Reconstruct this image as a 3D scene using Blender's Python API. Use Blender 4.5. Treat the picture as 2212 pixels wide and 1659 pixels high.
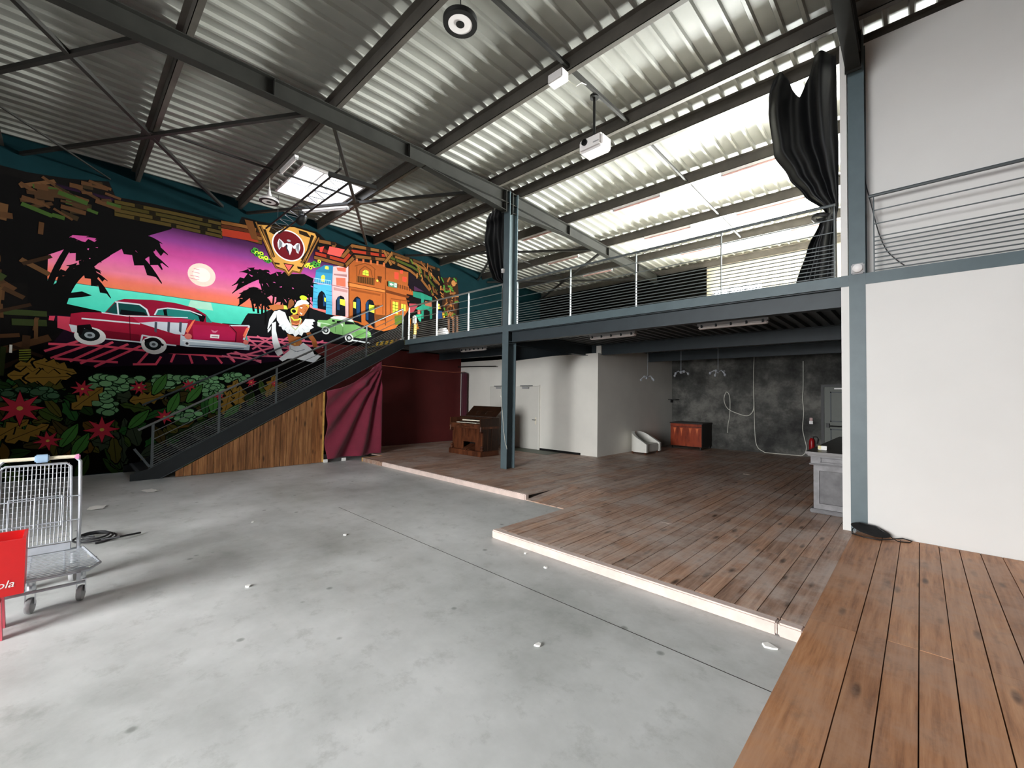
import bpy, bmesh, math, random
from mathutils import Vector, Matrix
import numpy as np
for o in list(bpy.data.objects): bpy.data.objects.remove(o)
scene = bpy.context.scene
COL = scene.collection
random.seed(7)

# ---------------------------------------------------------------- camera
IMG_W, IMG_H, FOC = 2212, 1659, 923.65
CAMH = 1.75
_yaw, _pit, _rol = (math.radians(a) for a in (-43.6555, 1.617, 0.8168))
_f = Vector((math.sin(_yaw)*math.cos(_pit), math.cos(_yaw)*math.cos(_pit), math.sin(_pit)))
_r = Vector((math.cos(_yaw), -math.sin(_yaw), 0)); _u = _r.cross(_f)
CR = _r*math.cos(_rol) + _u*math.sin(_rol)
CU = -_r*math.sin(_rol) + _u*math.cos(_rol)
CF = _f
cd = bpy.data.cameras.new('camera'); cam = bpy.data.objects.new('camera', cd); COL.objects.link(cam)
cam.matrix_world = Matrix(((CR.x, CU.x, -CF.x, 0), (CR.y, CU.y, -CF.y, 0), (CR.z, CU.z, -CF.z, CAMH), (0, 0, 0, 1)))
cd.sensor_fit = 'HORIZONTAL'; cd.sensor_width = 36.0; cd.lens = 36.0*FOC/IMG_W
cd.clip_start = 0.05; cd.clip_end = 200
scene.camera = cam

# ---------------------------------------------------------------- sky and exposure
world = bpy.data.worlds.new('overcast_sky'); scene.world = world; world.use_nodes = True
bg = world.node_tree.nodes['Background']
bg.inputs['Color'].default_value = (0.97, 0.985, 1.0, 1); bg.inputs['Strength'].default_value = 29.0
vs = scene.view_settings
vs.view_transform = 'Standard'; vs.look = 'None'; vs.gamma = 1.0; vs.use_curve_mapping = False
vs.exposure = 0.5

def portal(name, loc, sx, sy, direction):
    l = bpy.data.lights.new(name, 'AREA'); l.shape = 'RECTANGLE'; l.size = sx; l.size_y = sy
    l.cycles.is_portal = True
    o = bpy.data.objects.new(name, l); COL.objects.link(o); o.location = loc
    o.rotation_euler = Vector(direction).to_track_quat('-Z', 'Y').to_euler()
    return o
# daylight enters only through the building's openings; portals guide the sky sampling through them
DOOR = (-4.9, -1.2, 0.0, 5.0)          # goods door in the rear wall: x0, x1, z0, z1
YR = -7.0                               # rear wall
XL, XRR = -12.4, 5.6                    # mural wall, far right wall
YB = 15.1                               # back wall
YM = 6.95                               # mezzanine front / ridge line
SKY1 = (-11.15, -9.4, 3.35, 4.75); SKY2 = (-0.4, 1.35, 3.35, 4.75)
WINS = [(-5.05, -2.65), (-2.45, -0.05), (0.15, 2.55), (2.75, 5.15)]; WZ = (3.42, 4.5); STRIP = (-5.05, -3.55, 5.22, 5.46)
WINP = 2500
portal('daylight_goods_door', ((DOOR[0]+DOOR[1])/2, YR-0.12, DOOR[3]/2), DOOR[1]-DOOR[0], DOOR[3], (0, 1, 0))
for s in (SKY1, SKY2):
    portal('daylight_skylight', ((s[0]+s[1])/2, (s[2]+s[3])/2, 6.95), s[1]-s[0], s[3]-s[2], (0, 0, -1))
for w in WINS:
    o = portal('daylight_window', ((w[0]+w[1])/2, YB+0.24, (WZ[0]+WZ[1])/2), w[1]-w[0], WZ[1]-WZ[0], (0, -1, 0))
    o.data.cycles.is_portal = False; o.data.energy = WINP; o.data.color = (1.0, .97, .90)   # open bright sky and sunlit ground on that side

# ---------------------------------------------------------------- helpers
def ray(x, y):
    return CR*((x-IMG_W/2)/FOC) - CU*((y-IMG_H/2)/FOC) + CF
def at(x, y, ax, v):                     # the point of the place that pixel (x, y) shows on the plane axis=v
    d = ray(x, y); o = Vector((0, 0, CAMH)); t = (v-o[ax])/d[ax]
    return o + d*t
def tag(o, label=None, cat=None, group=None, kind=None):
    if label: o['label'] = label
    if cat: o['category'] = cat
    if group: o['group'] = group
    if kind: o['kind'] = kind
    return o
def wm(o):
    m = o.matrix_basis.copy()
    return m if o.parent is None else wm(o.parent) @ o.matrix_parent_inverse @ m
def attach(o, parent):
    if parent is not None:
        o.parent = parent; o.matrix_parent_inverse = wm(parent).inverted()
    return o
def empty(name, loc, label=None, cat=None, group=None, kind=None):
    o = bpy.data.objects.new(name, None); COL.objects.link(o); o.location = loc
    o.empty_display_size = 0.1
    return tag(o, label, cat, group, kind)
def mesh_obj(name, me, mat, parent=None):
    o = bpy.data.objects.new(name, me); COL.objects.link(o)
    if mat is not None and len(me.materials) == 0: me.materials.append(M[mat] if isinstance(mat, str) else mat)
    return attach(o, parent)
def smooth(me, ang=40):
    for p in me.polygons: p.use_smooth = True
    try: me.set_sharp_from_angle(angle=math.radians(ang))
    except Exception: pass
class MB:
    def __init__(s): s.v = []; s.f = []
    def add(s, vs, fs):
        n = len(s.v); s.v += [tuple(v) for v in vs]; s.f += [tuple(i+n for i in f) for f in fs]; return s
    def box(s, lo, hi):
        x0, y0, z0 = lo; x1, y1, z1 = hi
        return s.add([(x0,y0,z0),(x1,y0,z0),(x1,y1,z0),(x0,y1,z0),(x0,y0,z1),(x1,y0,z1),(x1,y1,z1),(x0,y1,z1)],
                     [(3,2,1,0),(4,5,6,7),(0,1,5,4),(1,2,6,5),(2,3,7,6),(3,0,4,7)])
    def bar(s, a, b, w, h, up=(0,0,1)):           # box along a-b, w sideways, h along up
        a = Vector(a); b = Vector(b); d = (b-a).normalized(); up = Vector(up)
        sd = d.cross(up)
        if sd.length < 1e-4: sd = d.cross(Vector((0,1,0)))
        sd.normalize(); u = sd.cross(d)
        vs = []
        for p in (a, b):
            for i, j in ((-1,-1),(1,-1),(1,1),(-1,1)): vs.append(p + sd*(w/2*i) + u*(h/2*j))
        return s.add(vs, [(0,1,2,3),(7,6,5,4),(0,4,5,1),(1,5,6,2),(2,6,7,3),(3,7,4,0)])
    def tube(s, pts, r, n=8, closed=False, cap=True):
        pts = [Vector(p) for p in pts]; m = len(pts); rs = r if isinstance(r, (list, tuple)) else [r]*m
        ref = None; rings = []
        for i, p in enumerate(pts):
            if closed: t = pts[(i+1) % m]-pts[i-1]
            else: t = pts[min(i+1, m-1)]-pts[max(i-1, 0)]
            t.normalize()
            if ref is None: ref = t.orthogonal().normalized()
            ref = (ref - t*ref.dot(t))
            if ref.length < 1e-5: ref = t.orthogonal()
            ref.normalize(); b = t.cross(ref)
            rings.append([p + (ref*math.cos(2*math.pi*k/n) + b*math.sin(2*math.pi*k/n))*rs[i] for k in range(n)])
        vs = [v for rg in rings for v in rg]; fs = []
        for i in range(m if closed else m-1):
            a = i*n; b2 = ((i+1) % m)*n
            for k in range(n): fs.append((a+k, a+(k+1) % n, b2+(k+1) % n, b2+k))
        if cap and not closed: fs += [tuple(range(n-1, -1, -1)), tuple((m-1)*n+k for k in range(n))]
        return s.add(vs, fs)
    def lathe(s, prof, c, n=24, axis=(0,0,1), caps=True):     # prof: (radius, height)
        ax = Vector(axis).normalized(); u = ax.orthogonal().normalized(); w = ax.cross(u); c = Vector(c)
        vs = []; m = len(prof)
        for r, h in prof:
            for k in range(n):
                a = 2*math.pi*k/n; vs.append(c + ax*h + (u*math.cos(a) + w*math.sin(a))*max(r, 1e-4))
        fs = []
        for i in range(m-1):
            for k in range(n): fs.append((i*n+k, i*n+(k+1) % n, (i+1)*n+(k+1) % n, (i+1)*n+k))
        if caps: fs += [tuple(range(n-1, -1, -1)), tuple((m-1)*n+k for k in range(n))]
        return s.add(vs, fs)
    def prism(s, poly, a, b):                      # poly = list of 3D points, extruded by vector b-a
        d = Vector(b)-Vector(a); n = len(poly); p0 = [Vector(p) for p in poly]
        vs = p0 + [p+d for p in p0]
        return s.add(vs, [tuple(range(n-1, -1, -1)), tuple(range(n, 2*n))] + [(i, (i+1) % n, n+(i+1) % n, n+i) for i in range(n)])
    def isec(s, a, b, h, w, tw=.008, tf=.012, up=(0,0,1)):   # I-section along a-b; a, b at the top-centre line
        a = Vector(a); b = Vector(b); d = (b-a).normalized(); up = Vector(up); sd = d.cross(up).normalized(); u = sd.cross(d)
        pr = [(-w/2,0),(w/2,0),(w/2,-tf),(tw/2,-tf),(tw/2,-h+tf),(w/2,-h+tf),(w/2,-h),(-w/2,-h),(-w/2,-h+tf),(-tw/2,-h+tf),(-tw/2,-tf),(-w/2,-tf)]
        ring = [a + sd*x + u*y for x, y in pr]
        return s.prism(ring, a, b)
    def build(s, name, mat, parent=None, sm=False, bevel=0):
        me = bpy.data.meshes.new(name); me.from_pydata(s.v, [], s.f); me.update()
        bm = bmesh.new(); bm.from_mesh(me); bmesh.ops.recalc_face_normals(bm, faces=bm.faces[:])
        if bevel: bmesh.ops.bevel(bm, geom=bm.edges[:], offset=bevel, segments=2, affect='EDGES', clamp_overlap=True)
        bm.to_mesh(me); bm.free()
        if sm: smooth(me)
        return mesh_obj(name, me, mat, parent)
def box(name, lo, hi, mat, parent=None, bevel=0):
    return MB().box(lo, hi).build(name, mat, parent, bevel=bevel)
_unit = {}
def piece(name, lo, hi, mat, parent=None, key='plank'):   # alike pieces share one bevelled unit mesh per material
    k = (key, mat)
    if k not in _unit:
        m = MB().box((-.5,-.5,-.5), (.5,.5,.5)); me = bpy.data.meshes.new(key)
        me.from_pydata(m.v, [], m.f); me.update(); me.materials.append(M[mat]); _unit[k] = me
    o = bpy.data.objects.new(name, _unit[k]); COL.objects.link(o)
    c = [(lo[i]+hi[i])/2 for i in range(3)]; s = [hi[i]-lo[i] for i in range(3)]
    o.location = c; o.scale = s
    return attach(o, parent)
def copy_tree(o, dloc, parent=None):
    c = o.copy(); COL.objects.link(c)
    if parent is None: c.location = o.location + Vector(dloc)
    else: c.parent = parent
    for ch in o.children: copy_tree(ch, dloc, c)
    return c

# ---------------------------------------------------------------- materials
M = {}
def lin(c):
    return tuple((v/12.92 if v <= .04045 else ((v+.055)/1.055)**2.4) for v in c)
def srgb(r, g, b): return lin((r/255, g/255, b/255)) + (1.0,)
class NT:
    def __init__(s, name):
        s.m = bpy.data.materials.new(name); s.m.use_nodes = True; s.t = s.m.node_tree; s.n = s.t.nodes
        s.p = s.n['Principled BSDF']; M[name] = s.m
    def new(s, ty, **kw):
        nd = s.n.new(ty)
        for k, v in kw.items():
            if k.startswith('i_'): nd.inputs[int(k[2:])].default_value = v
            else: setattr(nd, k, v)
        return nd
    def link(s, a, b): s.t.links.new(a, b)
    def pos(s, scale=(1,1,1), rnd=False):
        g = s.new('ShaderNodeNewGeometry'); mp = s.new('ShaderNodeMapping'); mp.inputs['Scale'].default_value = scale
        src = g.outputs['Position']
        if rnd:
            oi = s.new('ShaderNodeObjectInfo'); mul = s.new('ShaderNodeVectorMath', operation='SCALE'); s.link(oi.outputs['Random'], mul.inputs[3])
            mul.inputs[0].default_value = (37, 53, 71); ad = s.new('ShaderNodeVectorMath', operation='ADD')
            s.link(src, ad.inputs[0]); s.link(mul.outputs[0], ad.inputs[1]); src = ad.outputs[0]
        s.link(src, mp.inputs['Vector']); return mp.outputs[0]
    def noise(s, vec, scale, detail=5, rough=.6):
        nd = s.new('ShaderNodeTexNoise'); s.link(vec, nd.inputs['Vector']); nd.inputs['Scale'].default_value = scale
        nd.inputs['Detail'].default_value = detail; nd.inputs['Roughness'].default_value = rough; return nd.outputs['Fac']
    def ramp(s, fac, stops, interp='LINEAR'):
        r = s.new('ShaderNodeValToRGB'); s.link(fac, r.inputs[0]); cr = r.color_ramp; cr.interpolation = interp
        while len(cr.elements) < len(stops): cr.elements.new(.5)
        for e, (p, c) in zip(cr.elements, stops):
            e.position = p; e.color = c if len(c) == 4 else tuple(c)+(1,)
        return r.outputs[0]
    def mix(s, fac, a, b, mode='MIX'):
        x = s.new('ShaderNodeMix', data_type='RGBA', blend_type=mode)
        if isinstance(fac, (int, float)): x.inputs[0].default_value = fac
        else: s.link(fac, x.inputs[0])
        for sock, v in ((x.inputs[6], a), (x.inputs[7], b)):
            if isinstance(v, tuple): sock.default_value = v if len(v) == 4 else v+(1,)
            else: s.link(v, sock)
        return x.outputs[2]
    def bump(s, h, st=.3, d=.01):
        b = s.new('ShaderNodeBump'); b.inputs['Strength'].default_value = st; b.inputs['Distance'].default_value = d
        s.link(h, b.inputs['Height']); s.link(b.outputs[0], s.p.inputs['Normal'])
    def col(s, c):
        if isinstance(c, tuple): s.p.inputs['Base Color'].default_value = c if len(c) == 4 else c+(1,)
        else: s.link(c, s.p.inputs['Base Color'])
    def set(s, rough=.6, metal=0, spec=.5):
        s.p.inputs['Roughness'].default_value = rough; s.p.inputs['Metallic'].default_value = metal
        s.p.inputs['Specular IOR Level'].default_value = spec
        return s
def plain(name, c, rough=.6, metal=0, var=.12, scale=3, spec=.4):
    t = NT(name); v = t.noise(t.pos(), scale, 4)
    d = tuple(max(0, x*(1-var)) for x in c[:3])+(1,); l = tuple(min(1, x*(1+var)) for x in c[:3])+(1,)
    t.col(t.ramp(v, [(.35, d), (.65, l)])); t.set(rough, metal, spec); return t
G = lambda v: (v, v, v, 1)

def wood(name, c1, c2, c3, grain=(28, 1.6, 28), rnd=True, rough=.55, knots=True, wear=None, hue=.35):
    t = NT(name); v = t.pos(grain, rnd); g = t.noise(v, 1.0, 6, .65)
    base = t.ramp(g, [(.28, c1), (.5, c2), (.74, c3)])
    oi = t.new('ShaderNodeObjectInfo')
    tone = t.ramp(oi.outputs['Random'], [(0, (.62,.58,.56)), (.35, (.9,.86,.84)), (.7, (1,1,1)), (1, (1.0,.82,.66))])
    base = t.mix(hue+.35, base, tone, 'MULTIPLY')
    if knots:
        v2 = t.pos((7, 7*grain[1]/grain[0]*4.5, 7) if grain[1] < grain[0] else (7, 7, 2.0), rnd)
        vo = t.new('ShaderNodeTexVoronoi'); t.link(v2, vo.inputs['Vector']); vo.inputs['Scale'].default_value = 1.0
        k = t.ramp(vo.outputs['Distance'], [(.0, G(1)), (.10, G(.75)), (.2, G(0))])
        base = t.mix(k, base, tuple(x*.28 for x in c1[:3])+(1,))
    if wear:
        w = t.noise(t.pos((1,1,1)), 1.3, 6, .7); wf = t.ramp(w, [(.45, G(0)), (.62, G(.75))])
        base = t.mix(wf, base, wear)
        w2 = t.noise(t.pos((3,1.2,1)), 2.2, 6, .7); base = t.mix(t.ramp(w2, [(.55, G(0)), (.7, G(.5))]), base, tuple(x*.4 for x in wear[:3])+(1,))
    t.col(base); t.set(rough, 0, .35); t.bump(g, .25, .004); return t
# concrete
t = NT('concrete'); a = t.noise(t.pos((1,1,1)), .5, 9, .66); b = t.noise(t.pos((1,1,1)), 4.5, 7, .72)
c = t.ramp(a, [(.3, srgb(148,150,145)), (.5, srgb(190,191,188)), (.72, srgb(220,220,218))])
c = t.mix(t.ramp(b, [(.28, G(.42)), (.46, G(0))]), c, srgb(126,128,120))
vo = t.new('ShaderNodeTexVoronoi'); t.link(t.pos((1,1,1)), vo.inputs['Vector']); vo.inputs['Scale'].default_value = 2.6
vo.inputs['Randomness'].default_value = 1
sp = t.ramp(vo.outputs['Distance'], [(.0, G(.8)), (.055, G(.5)), (.085, G(0))]); c = t.mix(sp, c, srgb(96,100,92))
t.col(c); t.set(.42, 0, .45); t.link(t.ramp(a, [(.3, G(.36)), (.7, G(.55))]), t.p.inputs['Roughness']); t.bump(b, .08, .004)
wood('deck_wood', srgb(120,92,76), srgb(174,142,122), srgb(204,174,154), wear=srgb(192,178,168), rough=.45)
wood('walk_wood', srgb(138,90,56), srgb(184,130,88), srgb(208,158,116), wear=srgb(176,138,112), rough=.45, hue=.6)
wood('barn_wood', srgb(78,50,28), srgb(140,94,56), srgb(186,136,88), grain=(9, 22, 1.3), rough=.6)
plain('cladding_grey', srgb(110,112,114), .7)
plain('pale_lino', srgb(222,216,204), .6)
plain('vinyl_green', srgb(96,102,88), .5)
plain('asphalt', srgb(84,84,86), .9)
plain('deck_side', srgb(208,188,178), .35, 0, .08, 8)
plain('pine_raw', srgb(206,160,84), .55, 0, .2, 9)
plain('sub_dark', srgb(38,28,22), .9)
plain('steel_blue', srgb(80,94,98), .45, 0, .06, 5)
plain('stair_rail', srgb(128,130,130), .32, .75, .05)
plain('stair_steel', srgb(34,38,40), .5, .1, .1, 5)
plain('walk_sub', srgb(58,34,20), .9)
plain('steel_dark', srgb(46,54,58), .5, 0, .08, 5)
plain('steel_roof', srgb(34,34,31), .6, .0, .15, 4, .15)
plain('steel_purlin', srgb(76,72,66), .5, .1, .18, 3)
plain('brace_steel', srgb(30,29,26), .55)
t = plain('deck_metal', srgb(126,126,120), .48, .0, .05, 2)
plain('mezz_deck_metal', srgb(84,90,90), .5, 0, .08, 3)
t = plain('white_wall', srgb(214,212,208), .75, 0, .025, .8); t.bump(t.noise(t.pos(), 90, 3), .08, .002)
t = plain('white_wall_worn', srgb(224,221,212), .75, 0, .05, .7); t.bump(t.noise(t.pos(), 90, 3), .12, .002)
plain('cream_wall', srgb(236,226,200), .7, 0, .03, 1)
plain('teal_wall', srgb(9,32,36), .9, 0, .1, 1.5, .05)
plain('burgundy_wall', srgb(88,26,24), .8, 0, .12, 1.2)
t = NT('dark_plaster'); a = t.noise(t.pos((1,1,1)), 1.1, 8, .68); b = t.noise(t.pos((1.2,1,1.6)), 3, 6, .7)
c = t.ramp(a, [(.36, srgb(36,36,34)), (.5, srgb(72,72,68)), (.64, srgb(112,110,104))])
c = t.mix(t.ramp(b, [(.36, G(.4)), (.5, G(0))]), c, srgb(40,36,32)); t.col(c); t.set(.8); t.bump(b, .3, .01)
plain('rail_steel', srgb(150,152,148), .35, .55, .05)
plain('rail_grey', srgb(78,84,86), .4, .2, .05)
plain('galv', srgb(186,190,196), .35, .35, .06, 12)
plain('chrome', srgb(205,208,212), .2, .85, .02)
plain('black_metal', srgb(16,16,15), .5)
plain('black_matte', srgb(9,9,9), .85)
plain('white_plastic', srgb(226,222,220), .4, 0, .02)
plain('grey_plastic', srgb(150,150,150), .4, 0, .03)
plain('dark_glass', srgb(14,14,16), .1)
plain('ivory', srgb(236,228,206), .3, 0, .03)
plain('yellow_paint', srgb(228,184,40), .5)
plain('rope_orange', srgb(196,108,74), .7)
plain('rope_white', srgb(206,204,192), .6)
plain('cable_dark', srgb(34,34,36), .5)
plain('red_plastic', srgb(206,34,36), .38, 0, .03)
plain('pink_plastic', srgb(214,96,108), .4, 0, .04)
plain('blue_clip', srgb(150,176,200), .4)
plain('pink_clip', srgb(226,150,190), .4)
plain('handle_cream', srgb(226,216,190), .4)
plain('red_metal', srgb(150,18,22), .35)
plain('sugar_box', srgb(214,204,150), .5)
plain('paper', srgb(232,230,224), .8, 0, .03)
plain('leatherette', srgb(222,220,212), .42, 0, .03)
plain('seat_grey', srgb(120,120,110), .6)
plain('glow_tube', srgb(232,226,222), .4)
plain('tube_rose', srgb(190,150,146), .45)
plain('grey_counter', srgb(100,98,99), .6, 0, .22, 5)
plain('grey_counter_lt', srgb(126,124,125), .6, 0, .18, 7)
plain('counter_top', srgb(62,54,50), .35)
plain('door_white', srgb(214,211,202), .6, 0, .02)
plain('door_grey', srgb(84,88,80), .5, 0, .04)
plain('black_board', srgb(7,7,6), 1, 0, .1, 3, 0)
wood('organ_wood', srgb(48,26,16), srgb(84,48,30), srgb(112,68,44), grain=(8, 8, 2), knots=False, rough=.4)
wood('organ_dark', srgb(30,18,12), srgb(52,32,20), srgb(66,42,28), grain=(8, 8, 2), knots=False, rough=.4)
wood('sideboard_wood', srgb(92,34,18), srgb(146,58,30), srgb(172,74,40), grain=(6, 6, 1.4), knots=False, rough=.35)
plain('sideboard_inlay', srgb(206,104,58), .4, 0, .1)
plain('sideboard_dark', srgb(30,16,10), .45)
# cloth with a soft sheen
def cloth(name, c, rough=.85, sheen=.3):
    t = plain(name, c, rough, 0, .12, 2.5); t.p.inputs['Sheen Weight'].default_value = sheen
    t.bump(t.noise(t.pos((60,60,60)), 6, 2), .06, .002)
cloth('velvet_red', srgb(118,30,52)); cloth('velvet_dark', srgb(74,20,36))
t = plain('black_satin', srgb(8,9,11), .45, 0, .2, 3); t.p.inputs['Specular IOR Level'].default_value = .5
# pane: lets the daylight through
t = NT('pane'); tr = t.new('ShaderNodeBsdfTransparent'); gl = t.new('ShaderNodeBsdfGlossy'); gl.inputs['Roughness'].default_value = .05
mx = t.new('ShaderNodeMixShader', i_0=.06); tr.inputs['Color'].default_value = (.95,.98,1,1)
t.link(tr.outputs[0], mx.inputs[1]); t.link(gl.outputs[0], mx.inputs[2]); t.link(mx.outputs[0], t.n['Material Output'].inputs['Surface'])

t = NT('opal_pane'); tr = t.new('ShaderNodeBsdfTransparent'); tr.inputs['Color'].default_value = (.42,.43,.45,1); t.link(tr.outputs[0], t.n['Material Output'].inputs['Surface'])
# ================================================================ the shell
PZ = 0.1                                    # timber platform top
def zp(y):                                  # underside of the purlins = top of the rafters
    return 6.46 - (.02*(YM-y) if y < YM else .035*(y-YM))
def zd(y): return zp(y) + .2                # underside of the roof deck ribs

fl = box('floor', (XL-.2, YR-.2, -.25), (XRR+.2, YB+.2, 0), 'concrete'); tag(fl, 'grey power-floated concrete slab with dark spots and saw-cut joints', 'floor', kind='structure')
# saw-cut joints in the slab (hairline strips let into the surface)
jt = MB()
for y in (2.98,): jt.box((-6.5, y-.003, 0), (-.62, y+.003, .001))
jt.build('joint', 'sub_dark', fl)
ap = box('ground_apron', (-26, -30, -.3), (20, YR-.2, -.02), 'asphalt'); tag(ap, 'dark asphalt yard outside the goods door', 'ground', kind='structure')

# mural wall
wl = box('wall_left', (XL-.25, YR-.2, 0), (XL, YB+.2, 6.9), 'teal_wall'); tag(wl, 'tall teal side wall that carries the painted mural', 'wall', kind='structure')
# the burgundy lower stretch below the mezzanine
bw = box('burgundy_panel', (XL, 5.2, PZ), (XL+.03, 10.2, 3.2), 'burgundy_wall', wl)
# rear wall with the goods-door opening
wr = MB(); wr.box((XL-.2, YR-.2, 0), (DOOR[0], YR, 6.9)); wr.box((DOOR[1], YR-.2, 0), (XRR+.2, YR, 6.9)); wr.box((DOOR[0], YR-.2, DOOR[3]), (DOOR[1], YR, 6.9))
tag(wr.build('wall_rear', 'cladding_grey'), 'rear hall wall with the open goods door behind the viewer', 'wall', kind='structure')
tag(box('wall_side', (XRR, YR-.2, 0), (XRR+.2, YB+.2, 6.9), 'cladding_grey'), 'grey side wall far right of the hall', 'wall', kind='structure')
# back wall: dark plaster below, cream above with windows
tag(box('wall_back', (XL, YB, 0), (XRR, YB+.2, 3.2), 'dark_plaster'), 'mottled dark grey plaster wall at the back below the mezzanine', 'wall', kind='structure')
wb = MB(); xs = [XL] + [v for w in WINS for v in w] + [XRR]
wb.box((XL, YB, 3.2), (XRR, YB+.2, WZ[0])); S_ = STRIP
wb.box((XL, YB, WZ[1]), (XRR, YB+.2, S_[2])); wb.box((XL, YB, S_[3]), (XRR, YB+.2, 6.5)); wb.box((XL, YB, S_[2]), (S_[0], YB+.2, S_[3])); wb.box((S_[1], YB, S_[2]), (XRR, YB+.2, S_[3]))
for i in range(0, len(xs), 2): wb.box((xs[i], YB, WZ[0]), (xs[i+1], YB+.2, WZ[1]))
tag(wb.build('wall_back_upper', 'cream_wall'), 'cream back wall above the mezzanine floor', 'wall', kind='structure')
for i, w in enumerate(WINS):
    wd = empty('window_%d' % (i+1), ((w[0]+w[1])/2, YB+.1, WZ[0]), 'bright daylit window in the cream back wall, %s from the black hoarding' % ('first', 'second', 'third', 'fourth')[i], 'window', kind='structure')
    fr = MB()
    for a, b in (((w[0],WZ[0]),(w[1],WZ[0]+.06)), ((w[0],WZ[1]-.06),(w[1],WZ[1])), ((w[0],WZ[0]),(w[0]+.06,WZ[1])), ((w[1]-.06,WZ[0]),(w[1],WZ[1])), (((w[0]+w[1])/2-.03,WZ[0]),((w[0]+w[1])/2+.03,WZ[1]))):
        fr.box((a[0], YB+.06, a[1]), (b[0], YB+.13, b[1]))
    fr.build('window_frame', 'white_plastic', wd)
    mid = (w[0]+w[1])/2
    for a, b in ((w[0]+.06, mid-.03), (mid+.03, w[1]-.06)): box('pane', (a, YB+.09, WZ[0]+.06), (b, YB+.10, WZ[1]-.06), 'pane', wd)

w5 = empty('window_5', (-4.3, YB+.1, STRIP[2]), 'narrow bright strip window in the cream back wall beside the black hoarding', 'window', kind='structure')
fr = MB(); fr.box((STRIP[0], YB+.06, STRIP[2]), (STRIP[1], YB+.13, STRIP[2]+.03)); fr.box((STRIP[0], YB+.06, STRIP[3]-.03), (STRIP[1], YB+.13, STRIP[3]))
for k in range(4): xx = STRIP[0]+(STRIP[1]-STRIP[0]-.04)*k/3; fr.box((xx, YB+.06, STRIP[2]), (xx+.04, YB+.13, STRIP[3]))
fr.build('window_frame', 'white_plastic', w5); box('pane', (STRIP[0], YB+.09, STRIP[2]+.03), (STRIP[1], YB+.10, STRIP[3]-.03), 'pane', w5)
# white partition on the right, with the steel frame let in
wp = MB(); wp.box((-.73, YM, PZ), (XRR, YM+.2, 3.225)); wp.box((-.73, YM, 3.37), (-.66, YM+.36, 6.44))
tag(wp.build('wall_right', 'white_wall'), 'white plastered partition wall with a narrow pier beside the grey column', 'wall', kind='structure')
tag(box('wall_right_upper', (-.5, YM+.25, 3.37), (XRR, YM+.4, 6.5), 'white_wall'), 'white upper partition set back behind the balcony rails', 'wall', kind='structure')
tag(box('shade_strip_lobby', (-8.5, 10.185, PZ), (-7.0, 10.199, PZ+.06), 'black_matte'), 'black strip imitating the shadow gap along the foot of the lobby wall', 'shade_strip', kind='structure')  # black strip puts the shade of the gap under the wall into colour
# lavatory block under the mezzanine
tag(box('wall_lobby', (XL+.03, 10.2, PZ), (-6.45, 10.35, 2.98), 'white_wall_worn'), 'off-white lobby wall with the flush door behind the column', 'wall', kind='structure')
tag(box('wall_lobby_side', (-6.6, 10.35, PZ), (-6.45, YB, 3.2), 'white_wall_worn'), 'shaded off-white side wall behind the tub chair', 'wall', kind='structure')
tag(box('wall_bar', (3.4, YM+.2, PZ), (3.6, YB, 3.2), 'dark_plaster'), 'dark wall at the end of the bar', 'wall', kind='structure')

tag(MB().box((-6.05, YR, 0), (-5.9, -3.7, 4.8)).build('wall_shade_screen', 'cladding_grey'), 'grey unseen screen added beside the goods door to shade the mural', 'wall', kind='structure')  # unseen screen, added to keep door light off the mural's left end
# ---------------------------------------------------------------- roof
RP = [-6.8, -4.85, -2.9, -0.98, .95, 2.9, 4.85, 6.58, 7.32, 9.15, 11.2, 13.0, 14.85]
roof = empty('ceiling', (-4, YM, 6.4), 'shallow pitched roof of pale trapezoidal metal decking on steel purlins', 'ceiling', kind='structure')
NB = int(round((XRR-XL)/.25))
cuts = sorted(set(list(range(0, NB, 4)) + [NB, 5, 12, 48, 55]))
cuts = [c for c in cuts if c not in (4, 52)]
def sheet(k0, k1, y0, y1):
    prof = []; x = XL + k0*.25
    for k in range(k0, k1):
        prof += [(x, .045), (x+.088, .045), (x+.105, 0), (x+.145, 0), (x+.162, .045)]; x += .25
    prof.append((x, .045)); vs = []; n = len(prof)
    for y in (y0, y1):
        for px, pz in prof: vs.append((px, y, zd(y)+pz))
    for y in (y0, y1):
        for px, pz in prof: vs.append((px, y, zd(y)+pz+.003))
    fs = [(i, i+1, n+i+1, n+i) for i in range(n-1)] + [(2*n+i, 3*n+i, 3*n+i+1, 2*n+i+1) for i in range(n-1)]
    return MB().add(vs, fs).build('roof_sheet', 'deck_metal', roof)
for c0, c1 in zip(cuts[:-1], cuts[1:]):
    hole = (c0 >= 5 and c1 <= 12) or (c0 >= 48 and c1 <= 55)
    if hole: sheet(c0, c1, YR-.2, 3.35); sheet(c0, c1, 4.75, YM)
    else: sheet(c0, c1, YR-.2, YM)
    sheet(c0, c1, YM, YB+.3)
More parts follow.
